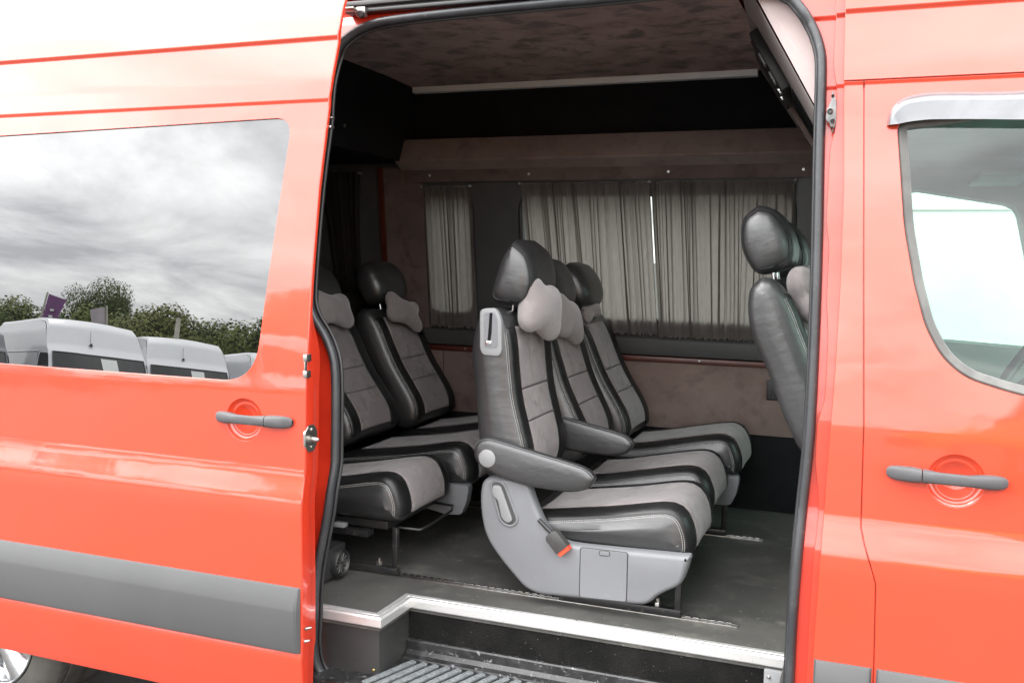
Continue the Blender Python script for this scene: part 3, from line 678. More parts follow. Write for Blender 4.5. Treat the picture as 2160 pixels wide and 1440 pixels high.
# raised black nosing along the riser
P = [(.2725, .470), (.262, .470), (.258, .466), (.2565, .440), (.246, .428), (.228, .4235), (.226, .4185)]
MB().grid([[(x, y, z) for y, z in P] for x in np.linspace(-1.357, -.13, 12)]).obj('step_nosing', 'tread_black', ST, smooth=25)
rib = prism_me('tread_rib', 'tread_grit', round_poly([(-.0112, -.104), (.0112, -.104), (.0112, .104), (-.0112, .104)], .006, 3), 0, .005, 0, axis='z')
for i in range(31):
    o = link('tread_rib', rib, ST); o.location = Vector((-1.345 + i * .0395, .118, .4185)) - wloc(ST); o.rotation_euler = (0, 0, -rad(20))
bbox('step_end_bracket', 'plastic_light', VAN, -.242, -.165, .255, .272, .40, .566, .004)
MB().lathe([(.0004, -.004), (.004, -.003), (.006, 0)], (-.228, .255, .545), 'y', 10).obj('bracket_screw', 'steel', VAN)
MB().tube([(-1.66, .02, .385), (-1.56, .01, .384), (-1.48, .012, .39), (-1.44, .04, .405), (-1.40, .07, .41)], .011, 10).obj('drain_hose', 'rubber', VAN, smooth=60)
# seat tracks let into the floor
def track(x0, x1, y):
    t = bbox('track_rail', 'steel', FLR, x0, x1, y - .0125, y - .0050, .5995, .6045, .001)
    bbox('rail_flange', 'steel', t, x0, x1, y + .0050, y + .0125, .5995, .6045, .001)
    bbox('rail_slot', 'black_metal', t, x0, x1, y - .0048, y + .0048, .5980, .6012, 0)
    m = MB()
    for i in range(int((x1 - x0) / .025)):
        x = x0 + .012 + i * .025; m.box(x - .0085, x + .0085, y + .003, y + .0125, .6046, .6085)
    m.obj('rail_teeth', 'alloy', t, smooth=0, kind='stuff')
track(-1.78, -.341, .45); track(-1.78, -.37, 1.392)

# ---- inner linings
def sheet(name, mat, pts, parent=VAN, th=0.0, **kw):
    return MB().add(pts, [tuple(range(len(pts)))]).obj(name, mat, parent, smooth=0, **kw)
def yw(z): return float(np.interp(z, [.6, 1.25, 1.30, 1.36, 2.06, 2.14], [1.86, 1.86, 1.855, 1.835, 1.748, 1.74]))
XR = -3.38
bbox('lower_wall', 'black_fabric', VAN, XR, -.10, 1.862, 1.90, .60, .945, 0)
bbox('wall_panel', 'suede_brown', VAN, -1.98, -.10, 1.852, 1.862, .938, 1.238, .002)
bbox('wall_panel', 'suede_brown', VAN, XR, -1.985, 1.852, 1.862, .938, 1.238, .002)
WT = bbox('wood_trim', 'wood_red', VAN, XR, -.10, 1.840, 1.860, 1.238, 1.262, .004, 3)
for x in (-.72, -1.25, -1.86, -1.62): MB().lathe([(.0004, -.003), (.005, -.002), (.006, 0)], (x, 1.838, 1.251), 'y', 10).obj('trim_screw', 'steel', WT)
MB().grid([[(x, y, z) for y, z in ((1.862, 1.262), (1.846, 1.268), (1.840, 1.29), (1.838, 1.335), (1.846, 1.350), (1.90, 1.352))] for x in (XR, -.10)]).obj('window_ledge', 'plastic_dark', VAN, smooth=30)
FWL = skin('window_surround', 'plastic_dark', [(XR, 1.345), (.0, 1.345), (.0, 2.09), (-2.13, 2.09), (-2.13, 2.30), (XR, 2.30)], [FW1, FW2], 0, VAN, lip=0, yf=yw)
for P in (FW1, FW2):
    MB().grid([[(x, yw(z), z) for x, z in P + P[:1]], [(x * .998, yw(z) + .012, z) for x, z in P + P[:1]], [(x, 2 - S(z) - .02, z) for x, z in P + P[:1]]]).obj('window_reveal', 'rubber', VAN, smooth=40)
    MB().tube([(x, yw(z) - .002, z) for x, z in P], .011, 8, closed=True).obj('window_gasket', 'plastic_black', VAN, smooth=60)
    MB().add([(x, 2 - S(z) - .012, z) for x, z in off_poly(P, .01)], [tuple(range(len(P)))]).obj('side_window_pane', 'tinted_glass', VAN, smooth=0)
# suede pier with its wooden edge, left of the narrow curtain
sheet('wall_pier', 'suede_shaded', [(-2.262, 1.735, 2.12), (-2.045, 1.735, 2.12), (-2.045, 1.828, 1.345), (-2.262, 1.828, 1.345)])
MB().grid([[(-2.285, y, z), (-2.285, y - .012, z), (-2.260, y - .012, z), (-2.260, y, z)] for y, z in ((1.733, 2.12), (1.828, 1.345))]).obj('wood_edge', 'wood_red', VAN, smooth=20)
# suede valance over the curtains, overhead duct, dark upper side
VL = bbox('valance', 'suede_shaded', VAN, -2.12, -.10, 1.716, 1.74, 2.048, 2.105, .003)
for x in (-2.0, -1.50, -.86, -.30): MB().lathe([(.0004, -.0035), (.005, -.003), (.0065, 0)], (x, 1.716, 2.078), 'y', 10).obj('valance_screw', 'aluminium', VL)
MB().grid([[(x, y, z) for y, z in ((1.80, 2.248), (1.700, 2.246), (1.694, 2.240), (1.648, 2.146), (1.650, 2.138), (1.72, 2.104))] for x in (-2.15, -.10)]).obj('overhead_duct', 'suede_brown', VAN, smooth=30)
sheet('upper_side', 'black_fabric', [(-2.15, 1.80, 2.24), (-.10, 1.80, 2.24), (-.10, 1.80, 2.52), (-2.15, 1.80, 2.52)])
link('light_bar', prism_me('light_bar', 'white_plastic', [(1.80, 2.503), (1.767, 2.503), (1.772, 2.476), (1.80, 2.474)], -2.122, -.505, .002, 1, 'x'), VAN)
MB().grid([[(x, y, z) for y, z in ((.235, 2.452), (.30, 2.478), (.55, 2.503), (1.0, 2.512), (1.5, 2.512), (1.80, 2.502))] for x in np.linspace(-2.125, -.44, 8)]).obj('headliner', 'suede_ceiling_lit', VAN, smooth=60)
MB().add([(-2.125, y, z) for y, z in ((.20, 2.50), (1.80, 2.52), (1.80, 2.14), (.20, 2.16))] + [(XR, .20, 2.14), (XR, 1.80, 2.14)], [(0, 1, 2, 3), (3, 2, 5, 4)]).obj('rear_bulkhead', 'black_fabric', VAN, smooth=0)
MB().lathe([(.0004, .004), (.006, .003), (.008, 0)], (-2.125, 1.15, 2.24), 'x', 10).obj('bulkhead_stud', 'plastic_dark', VAN)
MB().quad((XR, .16, .6), (XR, 1.88, .6), (XR, 1.75, 2.2), (XR, .16, 2.2)).obj('rear_lining', 'black_fabric', VAN, smooth=0)
MB().quad((XR, .17, .6), (-1.66, .17, .6), (-1.66, .26, 2.5), (XR, .26, 2.5)).obj('near_lining', 'black_fabric', VAN, smooth=0)
# sloping front of the headliner, its bright cheek and the black console
def slope(t, y=.262):
    k = (y - .262) / 1.54
    return (-.40 - .10 * k + (.26 + .04 * k) * t, 2.508 - .462 * t)
MB().grid([[(slope(t, y)[0], y, slope(t, y)[1]) for y in (.262, .7, 1.2, 1.80)] for t in np.linspace(0, 1, 6)]).obj('sloped_headliner', 'suede_brown', VAN, smooth=60)
sheet('headliner_cheek', 'suede_lit', [(slope(0)[0], .260, 2.52), (slope(1)[0] + .02, .250, slope(1)[1] - .03), (-.06, .225, 2.0), (-.06, .25, 2.52)])
def on_slope(t, y, out):                        # out = distance below the slope
    x, z = slope(t, y); n = (-.462, -.28); l = math.hypot(*n)
    return (x + n[0] / l * out, y, z + n[1] / l * out)
def slope_box(name, mat, t0, t1, y0, y1, h, parent=VAN):
    v = [on_slope(t, y, o) for o in (.001, h) for t, y in ((t0, y0), (t1, y0), (t1, y1), (t0, y1))]
    me = MB().add(v, [(0, 1, 2, 3), (7, 6, 5, 4), (0, 4, 5, 1), (1, 5, 6, 2), (2, 6, 7, 3), (3, 7, 4, 0)]).mesh(name, mat)
    return link(name, bevel_mesh(me, .004, 2), parent)
CN = slope_box('roof_console', 'plastic_black', .16, .56, .74, 1.15, .030)
for t, y in ((.28, .78), (.40, .80)): slope_box('console_lens', 'plastic_light', t, t + .08, y, y + .05, .036, CN)
slope_box('console_switch', 'chrome', .50, .54, .84, .86, .036, CN); slope_box('console_switch', 'chrome', .52, .55, .94, .96, .036, CN)
slope_box('slope_recess', 'black_fabric', .58, .99, .74, 1.12, .004)
slope_box('slope_rib', 'suede_brown', .02, .99, 1.20, 1.26, .016)
slope_box('slope_lamp', 'chrome', .62, .68, 1.40, 1.46, .010)
# grille of the side heater
GR = bbox('heater_grille', 'plastic_black', VAN, -.425, -.30, 1.842, 1.853, 1.098, 1.186, .004)
for i in range(5):
    for j in range(6):
        MB().lathe([(.0062, 0), (.0062, -.002), (.0045, -.002), (.0045, 0)], (-.412 + j * .0155, 1.8415, 1.112 + i * .0155), 'y', 6).obj('grille_ring', 'plastic_dark', GR, smooth=0)
# ---- cab
skin('cab_far_lining', 'cab_grey', [(-.08, .60), (1.2, .60), (1.2, 1.25), (.74, 2.05), (-.08, 2.12)], [FWC], 0, VAN, lip=0, yf=lambda z: 1.80 if z < 1.38 else 1.80 - .08 * (z - 1.38))
MB().add([(x, 2 - S(z) - .012, z) for x, z in off_poly(FWC, .01)], [tuple(range(len(FWC)))]).obj('cab_window_pane', 'green_glass', VAN, smooth=0)
MB().grid([[(x, 1.80 - (.08 * max(0, z - 1.38)), z) for x, z in FWC + FWC[:1]], [(x, 2 - S(z) - .02, z) for x, z in FWC + FWC[:1]]]).obj('cab_window_reveal', 'cab_grey', VAN, smooth=40)
MB().grid([[(x, y, z) for y in (.16, .6, 1.4, 1.80)] for x, z in ((-.14, 2.06), (.1, 2.075), (.5, 2.07), (.85, 2.02))]).obj('cab_headliner', 'cab_grey', VAN, smooth=40)
link('sun_visor', bevel_mesh(MB().box(.30, .46, 1.05, 1.50, 1.985, 2.005).mesh('sun_visor', 'cab_grey'), .008, 3), VAN)
MB().grid([[(x, y, z) for y in (.12, 1.0, 1.86)] for x, z in ((.78, .62), (.72, 1.0), (.76, 1.16), (.90, 1.25), (1.15, 1.28), (1.5, 1.28))]).obj('dashboard', 'cab_grey', VAN, smooth=60)
cw = Vector((.45, .50, 1.50)); nv = Vector((-.8, 0, .6)); u1 = Vector((0, 1, 0)); u2 = nv.cross(u1)
SW = MB().tube([cw + (u1 * math.cos(a) + u2 * math.sin(a)) * .20 for a in np.linspace(0, 2 * math.pi, 40)[:-1]], .016, 10, closed=True).obj('steering_wheel', 'plastic_black', VAN, smooth=60)
for a in (0, math.pi, -math.pi / 2): MB().tube([cw - nv * .02, cw + (u1 * math.cos(a) + u2 * math.sin(a)) * .195], [.03, .014], 8).obj('spoke', 'plastic_dark', SW, smooth=60)
MB().tube([cw - nv * .03, (.80, .55, 1.05)], .03, 10).obj('steering_column', 'plastic_black', VAN, smooth=60)
MB().grid([[(x, y, z) for x in (.02, .5, 1.04)] for y, z in ((.12, .62), (.10, 1.0), (.13, 1.30), (.07, 1.375))]).obj('front_door_lining', 'cab_grey', FD, smooth=40)
# ---- wheels (twin rear wheels and the front one)
def wheel(cx, cy, w, rim=True, R=.345):
    tw = MB().lathe([(.222, .02), (.232, .0), (.262, -.004), (.30, .004), (.318, .012), (.330, .026), (.338, .036), (.3405, .052), (.3405, .066), (.3315, .067), (.3315, .073), (.345, .074), (.345, .104), (.336, .105), (.336, .111), (.345, .112), (.345, .142), (.336, .143), (.336, .149), (.3405, .15), (.338, .18), (.318, .20), (.23, .21), (.222, .20)], (cx, cy, R), 'y', 56)
    W_ = thing('rear_wheel', '', '') if False else None
    ty = tw.obj('tyre', 'tyre', None, smooth=30)
    return ty
def make_wheel(cx, cy, rim):
    e = bpy.data.objects.new('wheel', None); COL.objects.link(e); e.parent = VAN; e.location = Vector((cx, cy, .345)) - wloc(VAN); e.empty_display_size = .1
    t = wheel(0, 0, .2); t.parent = e; t.location = (0, 0, 0)
    for v in t.data.vertices: v.co.z -= .345
    m = MB()
    for k in range(64):                       # sipes cut across the shoulder blocks
        a = 2 * math.pi * k / 64
        c = Vector((math.cos(a), 0, math.sin(a))); tt = Vector((-math.sin(a), 0, math.cos(a)))
        for y0, y1, r in ((.028, .064, .341), (.152, .182, .341)):
            p = [c * r + tt * .0 + Vector((0, y0, 0)), c * r + tt * .010 + Vector((0, y1, 0)), c * r + tt * .0135 + Vector((0, y1, 0)), c * r + tt * .0035 + Vector((0, y0, 0))]
            m.add([q + c * .0012 for q in p] , [(0, 1, 2, 3)])
    m.obj('tyre_sipes', 'plastic_black', e, smooth=0, local=True, kind='stuff')
    r = MB().lathe([(.224, .004), (.226, .0), (.221, -.002), (.212, .006), (.206, .03), (.200, .09), (.05, .10)], (0, 0, 0), 'y', 48).obj('rim', 'alloy', e, smooth=40, local=True)
    for k in range(5):
        a = 2 * math.pi * k / 5 + .35
        c = Vector((math.cos(a), 0, math.sin(a))); tt = Vector((-math.sin(a), 0, math.cos(a)))
        G = [[c * rr + tt * (s * ww) + Vector((0, yy, 0)) for s, yy in ((-1.25, .03), (-.7, y0), (0, y0 - .005), (.7, y0), (1.25, .03))] for rr, ww, y0 in ((.03, .03, .018), (.10, .032, .012), (.17, .045, .006), (.214, .062, .004))]
        MB().grid(G).obj('spoke', 'alloy', e, smooth=40, local=True)
    MB().lathe([(.0005, .006), (.03, .008), (.036, .02)], (0, 0, 0), 'y', 24).obj('hub_cap', 'alloy', e, smooth=40, local=True)
    return e
make_wheel(-2.94, .035, True); make_wheel(-2.94, .265, True); make_wheel(1.42, .06, True)
sheet('wheel_housing', 'black_fabric', [(-3.5, .50, 0.2), (-2.3, .50, .2), (-2.3, .50, .9), (-3.5, .50, .9)])
bbox('chassis', 'black_metal', VAN, -4.4, 1.9, .35, 1.65, .38, .555, 0)
for x0 in (-2.44,):
    MB().grid([[(x0, y, z) for y in (.02, .5)] for z in (.30, .55)]).obj('mud_flap', 'rubber', VAN, smooth=0)

# ================================================================== seats
def cushion_curves(xb, xf, z):
    F = [(xb, .850), (xb + .03, .876), (xb + .15, .895), (xf - .26, .922), (xf - .12, .950), (xf - .065, .952), (xf - .028, .928), (xf - .004, .872), (xf, .822), (xf - .012, .796)]
    R_ = [(xb, .850), (xb + .01, .815), (xb + .08, .792), (xf - .25, .788), (xf - .06, .788), (xf - .012, .796)]
    return [(a, b + z) for a, b in F], [(a, b + z) for a, b in R_]
BACK_F = [(-.03, .055), (.025, .075), (.046, .13), (.043, .19), (.025, .26), (.003, .345), (-.010, .44), (-.018, .52), (-.033, .59), (-.058, .628), (-.09, .64)]
BACK_R = [(-.03, .055), (-.085, .07), (-.118, .13), (-.138, .25), (-.146, .36), (-.162, .47), (-.156, .55), (-.132, .615), (-.09, .64)]
HEAD_F = [(-.055, .642), (.000, .648), (.024, .690), (.026, .745), (.004, .815), (-.046, .858)]
HEAD_R = [(-.055, .642), (-.112, .648), (-.124, .680), (-.106, .750), (-.080, .820), (-.046, .858)]
HEAD_F2 = [(-.055, .642), (-.005, .650), (.018, .700), (.014, .765), (-.012, .825), (-.052, .850)]
HEAD_R2 = [(-.055, .642), (-.105, .650), (-.128, .700), (-.130, .760), (-.105, .825), (-.052, .850)]
def make_seat(label, y0, y1, xb, xf, zc, pivot, recl, group, tall_head=False, cover=None, arm=None, zbase=0.0, frame=None, head_up=0.0, stitch=True, flat_head=False):
    c = ((xb + xf) / 2, (y0 + y1) / 2, .60)
    s = thing('passenger_seat', label, 'seat', c, group)
    # cushion
    F, R_ = cushion_curves(xb, xf, zc)
    p = Puff(F, R_, y0 + .004, y1 - .004, r=.052, crown=-.008, n=36, lat=12, cap=.006)
    cu = p.build().obj('cushion', 'leather', s, smooth=50)
    bs = .092
    wid = lambda a: (lambda f: a + (1 if a < (y0 + y1) / 2 else -1) * .018 * max(0, 1 - f * 2.2))
    p.panel(.10, .985, y0 + .100, y1 - .080, .006, 20, 8).obj('suede_panel', 'suede_grey', cu, smooth=60)
    p.panel(.04, .985, y0 + .0135, y0 + .098, .0035, 20, 10, .008).obj('bolster_band', 'leather_smooth', cu, smooth=60)
    p.panel(.04, .985, y1 - .078, y1 - .0135, .0035, 20, 10, .008).obj('bolster_band', 'leather_smooth', cu, smooth=60)
    if stitch:
        m = p.stitches(.05, .97, y0 + .0115, 0, 90); m2 = p.stitches(.05, .97, y0 + .0085, 0, 90)
        m.add(m2.v, m2.f).obj('stitching', 'thread', cu, smooth=0, kind='stuff')
    # back
    b = Puff(BACK_F, BACK_R, y0 + .008, y1 - .008, r=.042, crown=-.010, n=40, lat=12, cap=.006)
    bo = link('backrest', b.build().mesh('backrest', 'leather', 50), s, local=True)
    bo.location = Vector((pivot[0], 0, pivot[1])) - Vector((c[0], c[1], c[2])) ; bo.location.y = -c[1]
    bo.rotation_euler = (0, -rad(recl), 0)
    for f0, f1 in ((.13, .385), (.388, .545), (.548, .86)):
        b.panel(f0, f1, y0 + .098, y1 - .098, .006, 10, 8, .010).obj('suede_panel', 'suede_grey', bo, smooth=60, local=True)
    for ya, yb in ((y0 + .024, y0 + .094), (y1 - .094, y1 - .014)):
        b.panel(.10, .86, ya, yb, .006, 22, 9, .014).obj('bolster', 'leather_smooth', bo, smooth=60, local=True)
    if stitch:
        m = b.stitches(.14, .84, y0 + .0165, 0, 90); m2 = b.stitches(.14, .84, y0 + .0215, 0, 90)
        m.add(m2.v, m2.f).obj('stitching', 'thread', bo, smooth=0, local=True, kind='stuff')
    # headrest
    yc = (y0 + y1) / 2
    h = Puff(*((HEAD_F, HEAD_R) if tall_head else (HEAD_F2, HEAD_R2)), yc - .150, yc + .150, r=.060 if tall_head else .095, crown=.004, n=24, lat=10, cap=.016)
    ho = link('headrest', h.build_ball(7.0 if tall_head or flat_head else 4.2, 2.6 if tall_head else 2.6).mesh('headrest', 'leather', 60), s, local=True); ho.location = bo.location.copy(); ho.rotation_euler = bo.rotation_euler
    sh = Vector((0, 0, head_up)); ho.location = ho.location + Vector((-math.sin(rad(recl)) * head_up, 0, math.cos(rad(recl)) * head_up))
    if tall_head or flat_head:
        for side in (-1, 1):
            yy = yc + side * .146
            kk = (1 - .875 ** 7.0) ** (1 / 2.6); cc = h.loop.mean(0)
            pts = [Vector((cc[0] + (a[0] - cc[0]) * kk * 1.003, yc + side * .150 * .875, cc[1] + (a[1] - cc[1]) * kk * 1.003)) for a in np.vstack([h.loop, h.loop[:2]])]
            MB().tube(pts, .0022, 6).obj('piping', 'leather_smooth', ho, smooth=60, local=True)
    for dy in (-.06, .06):
        po = link('headrest_post', MB().tube([(-.07, yc + dy, .60), (-.06, yc + dy, .70 + head_up)], .006, 8).mesh('headrest_post', 'chrome', 60), s, local=True); po.location = bo.location.copy(); po.rotation_euler = bo.rotation_euler
    # armrest on the near side
    if arm is not None:
        dx, dz, ya, yb = arm
        tp = [(-1.172, 1.07), (-1.168, 1.105), (-1.135, 1.126), (-1.09, 1.121), (-.95, 1.092), (-.81, 1.062), (-.772, 1.032)]
        bt = [(-1.172, 1.07), (-1.145, 1.034), (-1.03, .994), (-.87, .982), (-.795, .998), (-.772, 1.032)]
        ap = Puff([(a + dx, b_ + dz) for a, b_ in tp], [(a + dx, b_ + dz) for a, b_ in bt], ya, yb, r=.016, n=26, lat=6, cap=.003)
        ao = ap.build().obj('armrest', 'leather', s, smooth=50)
        MB().tube([ap.surf(f, ya + .010, .0006) for f in np.linspace(.05, .99, 30)], .0011, 6).obj('piping', 'plastic_grey', ao, smooth=60)
        MB().lathe([(.0005, -.006), (.024, -.0055), (.0285, -.003), (.029, .002)], (-1.122 + dx, ya, 1.066 + dz), 'y', 32).obj('pivot_cap', 'plastic_light', ao, smooth=50)
    # plastic side cover
    if cover == 'full':
        P = [(-1.155, 1.000), (-1.162, .905), (-1.143, .805), (-1.088, .734), (-1.004, .652), (-.965, .638), (-.935, .636), (-.822, .642), (-.668, .648), (-.617, .651), (-.595, .662), (-.575, .684), (-.545, .705), (-.503, .728), (-.484, .782), (-.474, .826), (-.50, .822), (-.65, .817), (-.80, .813), (-.858, .814), (-.895, .824), (-.930, .850), (-.969, .925), (-.990, .985), (-1.01, 1.003)]
        PR = round_poly(P, .05, 5); q_ = [PR[0]]
        for a in PR[1:]:
            if math.dist(a, q_[-1]) > .004: q_.append(a)
        if math.dist(q_[0], q_[-1]) < .004: q_.pop()
        m_ = MB(); nP = len(q_); rg = [off_poly(q_, d_) for d_ in (0, 0, -.0015, -.005, -.010, -.016)]; yy_ = (.006, -.010, -.018, -.0245, -.0285, -.030)
        m_.grid([[(a, y0 + y_, b_) for a, b_ in r_ + r_[:1]] for r_, y_ in zip(rg, yy_)])
        m_.add([(a, y0 - .030, b_) for a, b_ in rg[-1]], [tuple(range(nP))]); m_.add([(a, y0 + .006, b_) for a, b_ in rg[0]], [tuple(range(nP))])
        co = m_.obj('side_cover', 'plastic_grey', s, smooth=50)
        lev = round_poly([(-1.118, .985), (-1.078, .985), (-1.028, .868), (-1.050, .850), (-1.080, .862)], .022, 6)
        link('lever_recess', prism_me('lever_recess', 'plastic_dark', off_poly(lev, .001), y0 - .0325, y0 - .029, .001, 1), co)
        MB().tube([(x, y0 - .031, z) for x, z in catmull(off_poly(lev, .004), 1, True)], .0045, 8, closed=True).obj('lever_rim', 'plastic_grey', co, smooth=60)
        link('adjuster_lever', prism_me('adjuster_lever', 'plastic_light', round_poly([(-1.110, .977), (-1.083, .977), (-1.040, .868), (-1.058, .858), (-1.078, .872), (-1.092, .93), (-1.112, .945)], .010, 4), y0 - .041, y0 - .030, .004, 3), co)
        sd_ = round_poly([(-.816, .808), (-.668, .810), (-.668, .658), (-.816, .652)], .008, 4)
        link('storage_door', prism_me('storage_door', 'plastic_grey', sd_, y0 - .0318, y0 - .0296, .0008, 1), co)
        MB().tube([(x, y0 - .0302, z) for x, z in off_poly(sd_, .0012)], .0013, 6, closed=True).obj('door_gap', 'plastic_black', co, smooth=0)
        lt = round_poly([(-.755, .806), (-.724, .807), (-.724, .794), (-.755, .793)], .004, 3)
        link('door_latch', prism_me('door_latch', 'plastic_grey', lt, y0 - .0335, y0 - .0315, .0008, 1), co)
        MB().tube([(x, y0 - .032, z) for x, z in off_poly(lt, .001)], .0009, 5, closed=True).obj('latch_gap', 'plastic_black', co, smooth=0)
        # belt buckle
        bu = [(-.015, .034), (.015, .034), (.0235, .024), (.0235, -.030), (-.0235, -.030), (-.0235, .024)]
        a = rad(42); rot = lambda x, z: (-.888 + x * math.cos(a) - z * math.sin(a) * -1 * -1, .823 + x * math.sin(a) + z * math.cos(a))
        bk = link('belt_buckle', prism_me('belt_buckle', 'plastic_dark', [rot(x, z) for x, z in bu], y0 - .060, y0 - .030, .002, 2), s)
        link('release_button', prism_me('release_button', 'button_red', [rot(x, z) for x, z in ((-.0215, -.0290), (.0215, -.0290), (.0205, -.043), (-.0205, -.043))], y0 - .056, y0 - .032, .001, 1), bk)
        MB().tube([(-.955, y0 - .03, .880), (-.93, y0 - .036, .862), (-.91, y0 - .04, .848)], .007, 8).obj('buckle_stalk', 'plastic_black', bk, smooth=60)
        # belt outlet at the shoulder
        so = link('belt_outlet', prism_me('belt_outlet', 'plastic_light', round_poly([(-.118, .634), (-.062, .640), (-.042, .60), (-.040, .50), (-.050, .484), (-.105, .486), (-.116, .505)], .018, 5), y0 - .006, y0 + .016, .005, 3), bo, local=True)
        link('outlet_recess', prism_me('outlet_recess', 'plastic_grey', round_poly([(-.103, .622), (-.064, .625), (-.054, .60), (-.053, .512), (-.100, .511)], .010, 4), y0 - .0072, y0 - .0055, .0006, 1), bo, local=True)
        link('belt_slot', prism_me('belt_slot', 'black_fabric', round_poly([(-.082, .622), (-.072, .624), (-.074, .560), (-.078, .530), (-.088, .530), (-.084, .580)], .003, 2), y0 - .0082, y0 - .0070, .0003, 1), bo, local=True)
        link('slot_pin', bevel_mesh(MB().box(-.094, -.074, y0 - .010, y0 - .007, .520, .534).mesh('slot_pin', 'chrome'), .003, 2), bo, local=True)
    elif cover == 'short':
        P = [(xf - .155, .800 + zc), (xf - .10, .802 + zc), (xf - .004, .806 + zc), (xf, .79 + zc), (xf - .01, .735 + zc), (xf - .03, .690 + zc), (xf - .09, .685 + zc), (xf - .30, .72 + zc), (xf - .45, .80 + zc)]
        link('side_cover', prism_me('side_cover', 'plastic_grey', round_poly(P, .012, 4), y0 - .012, y0 + .03, .010, 3, ang=40), s)
    bbox('seat_pan', 'black_metal', s, xb + .06, xf - .07, y0 + .045, y1 - .03, .758 + zc, .787 + zc, .004)
    # floor frame
    if frame is not None:
        yf_, x0, x1 = frame
        fb = bbox('floor_bar', 'black_metal', s, x0, x1, yf_ - .016, yf_ + .012, .6050, .630, .003)
        for x in (x0 + .012, x1 - .012):
            bbox('leg', 'black_metal', s, x - .010, x + .010, yf_ - .010, yf_ + .010, .6045, .77 + zc, .003)
        if cover == 'full': bbox('rail_stay', 'black_metal', s, x0 + .03, x1 - .03, yf_ - .006, yf_ + .01, .70, .735 + zc, .002)
        for x in (x0 + .065, x1 - .075):
            MB().tube([(x, yf_, .625), (x, yf_, .655)], .006, 8).obj('bolt', 'steel', s)
            MB().lathe([(.0005, .012), (.010, .012), (.0115, .008), (.0115, .0)], (x, yf_ - .002, .6305), 'z', 6).obj('nut', 'steel', s, smooth=20)
    return s
GA = 'passenger seats in the row facing the open doorway'
make_seat('nearest grey and black seat, upright, with grey plastic side cover and belt buckle', .40, .845, -1.06, -.478, 0.0, (-1.06, .90), 0, GA, True, 'full', (0, 0, .342, .392), frame=(.45, -.905, -.512))
make_seat('middle seat of the doorway row, with a black armrest on its near side', .856, 1.30, -1.03, -.495, .022, (-.974, .896), 11.5, GA, False, None, (.0, .018, .836, .886), stitch=True, head_up=-.02)
make_seat('far seat of the doorway row, beside the curtained window wall', 1.33, 1.775, -1.0, -.462, .058, (-.926, .885), 17, GA, False, 'short', None, frame=(1.392, -.905, -.512))
GB = 'passenger seats in the rear row'
make_seat('rear row seat nearest the slid door, its cushion end showing by the rubber seal', .40, .845, -2.02, -1.462, 0.0, (-1.97, .88), 20, GB, False, None, None, frame=(.45, -1.88, -1.490))
make_seat('middle seat of the rear row, black side bolster and reclined back', .862, 1.305, -2.0, -1.405, .03, (-1.925, .88), 21, GB, False, 'short', None)
make_seat('far reclined rear seat with black headrest beside the suede wall pier', 1.33, 1.775, -1.98, -1.42, .04, (-1.87, .885), 19, GB, False, None, None, frame=(1.392, -1.88, -1.490))
GC = 'front passenger seats seen from behind at the door pillar'
make_seat('near front seat at the pillar, leather back and headrest seen from the side', .42, .865, -.02, .54, .17, (-.042, 1.07), 17, GC, False, None, None, frame=(.60, .08, .47), flat_head=True)
make_seat('second front seat, its black headrest showing behind the nearer one', .88, 1.32, -.02, .54, .17, (-.035, 1.05), 17, GC, False, None, None, frame=(1.10, .08, .47), flat_head=True)
RB = [o for o in bpy.data.objects if o.get('label', '').startswith('rear row seat nearest')][0]
MB().tube([(-1.56, .50, .755), (-1.44, .51, .752), (-1.425, .56, .758), (-1.425, .74, .765), (-1.44, .79, .77), (-1.56, .80, .772)], .005, 8).obj('adjuster_bar', 'black_metal', RB, smooth=60)
bbox('rail_stay', 'black_metal', RB, -1.74, -1.60, .425, .475, .728, .752, .002)
bbox('stay_clip', 'plastic_light', RB, -1.735, -1.69, .420, .450, .752, .768, .002)
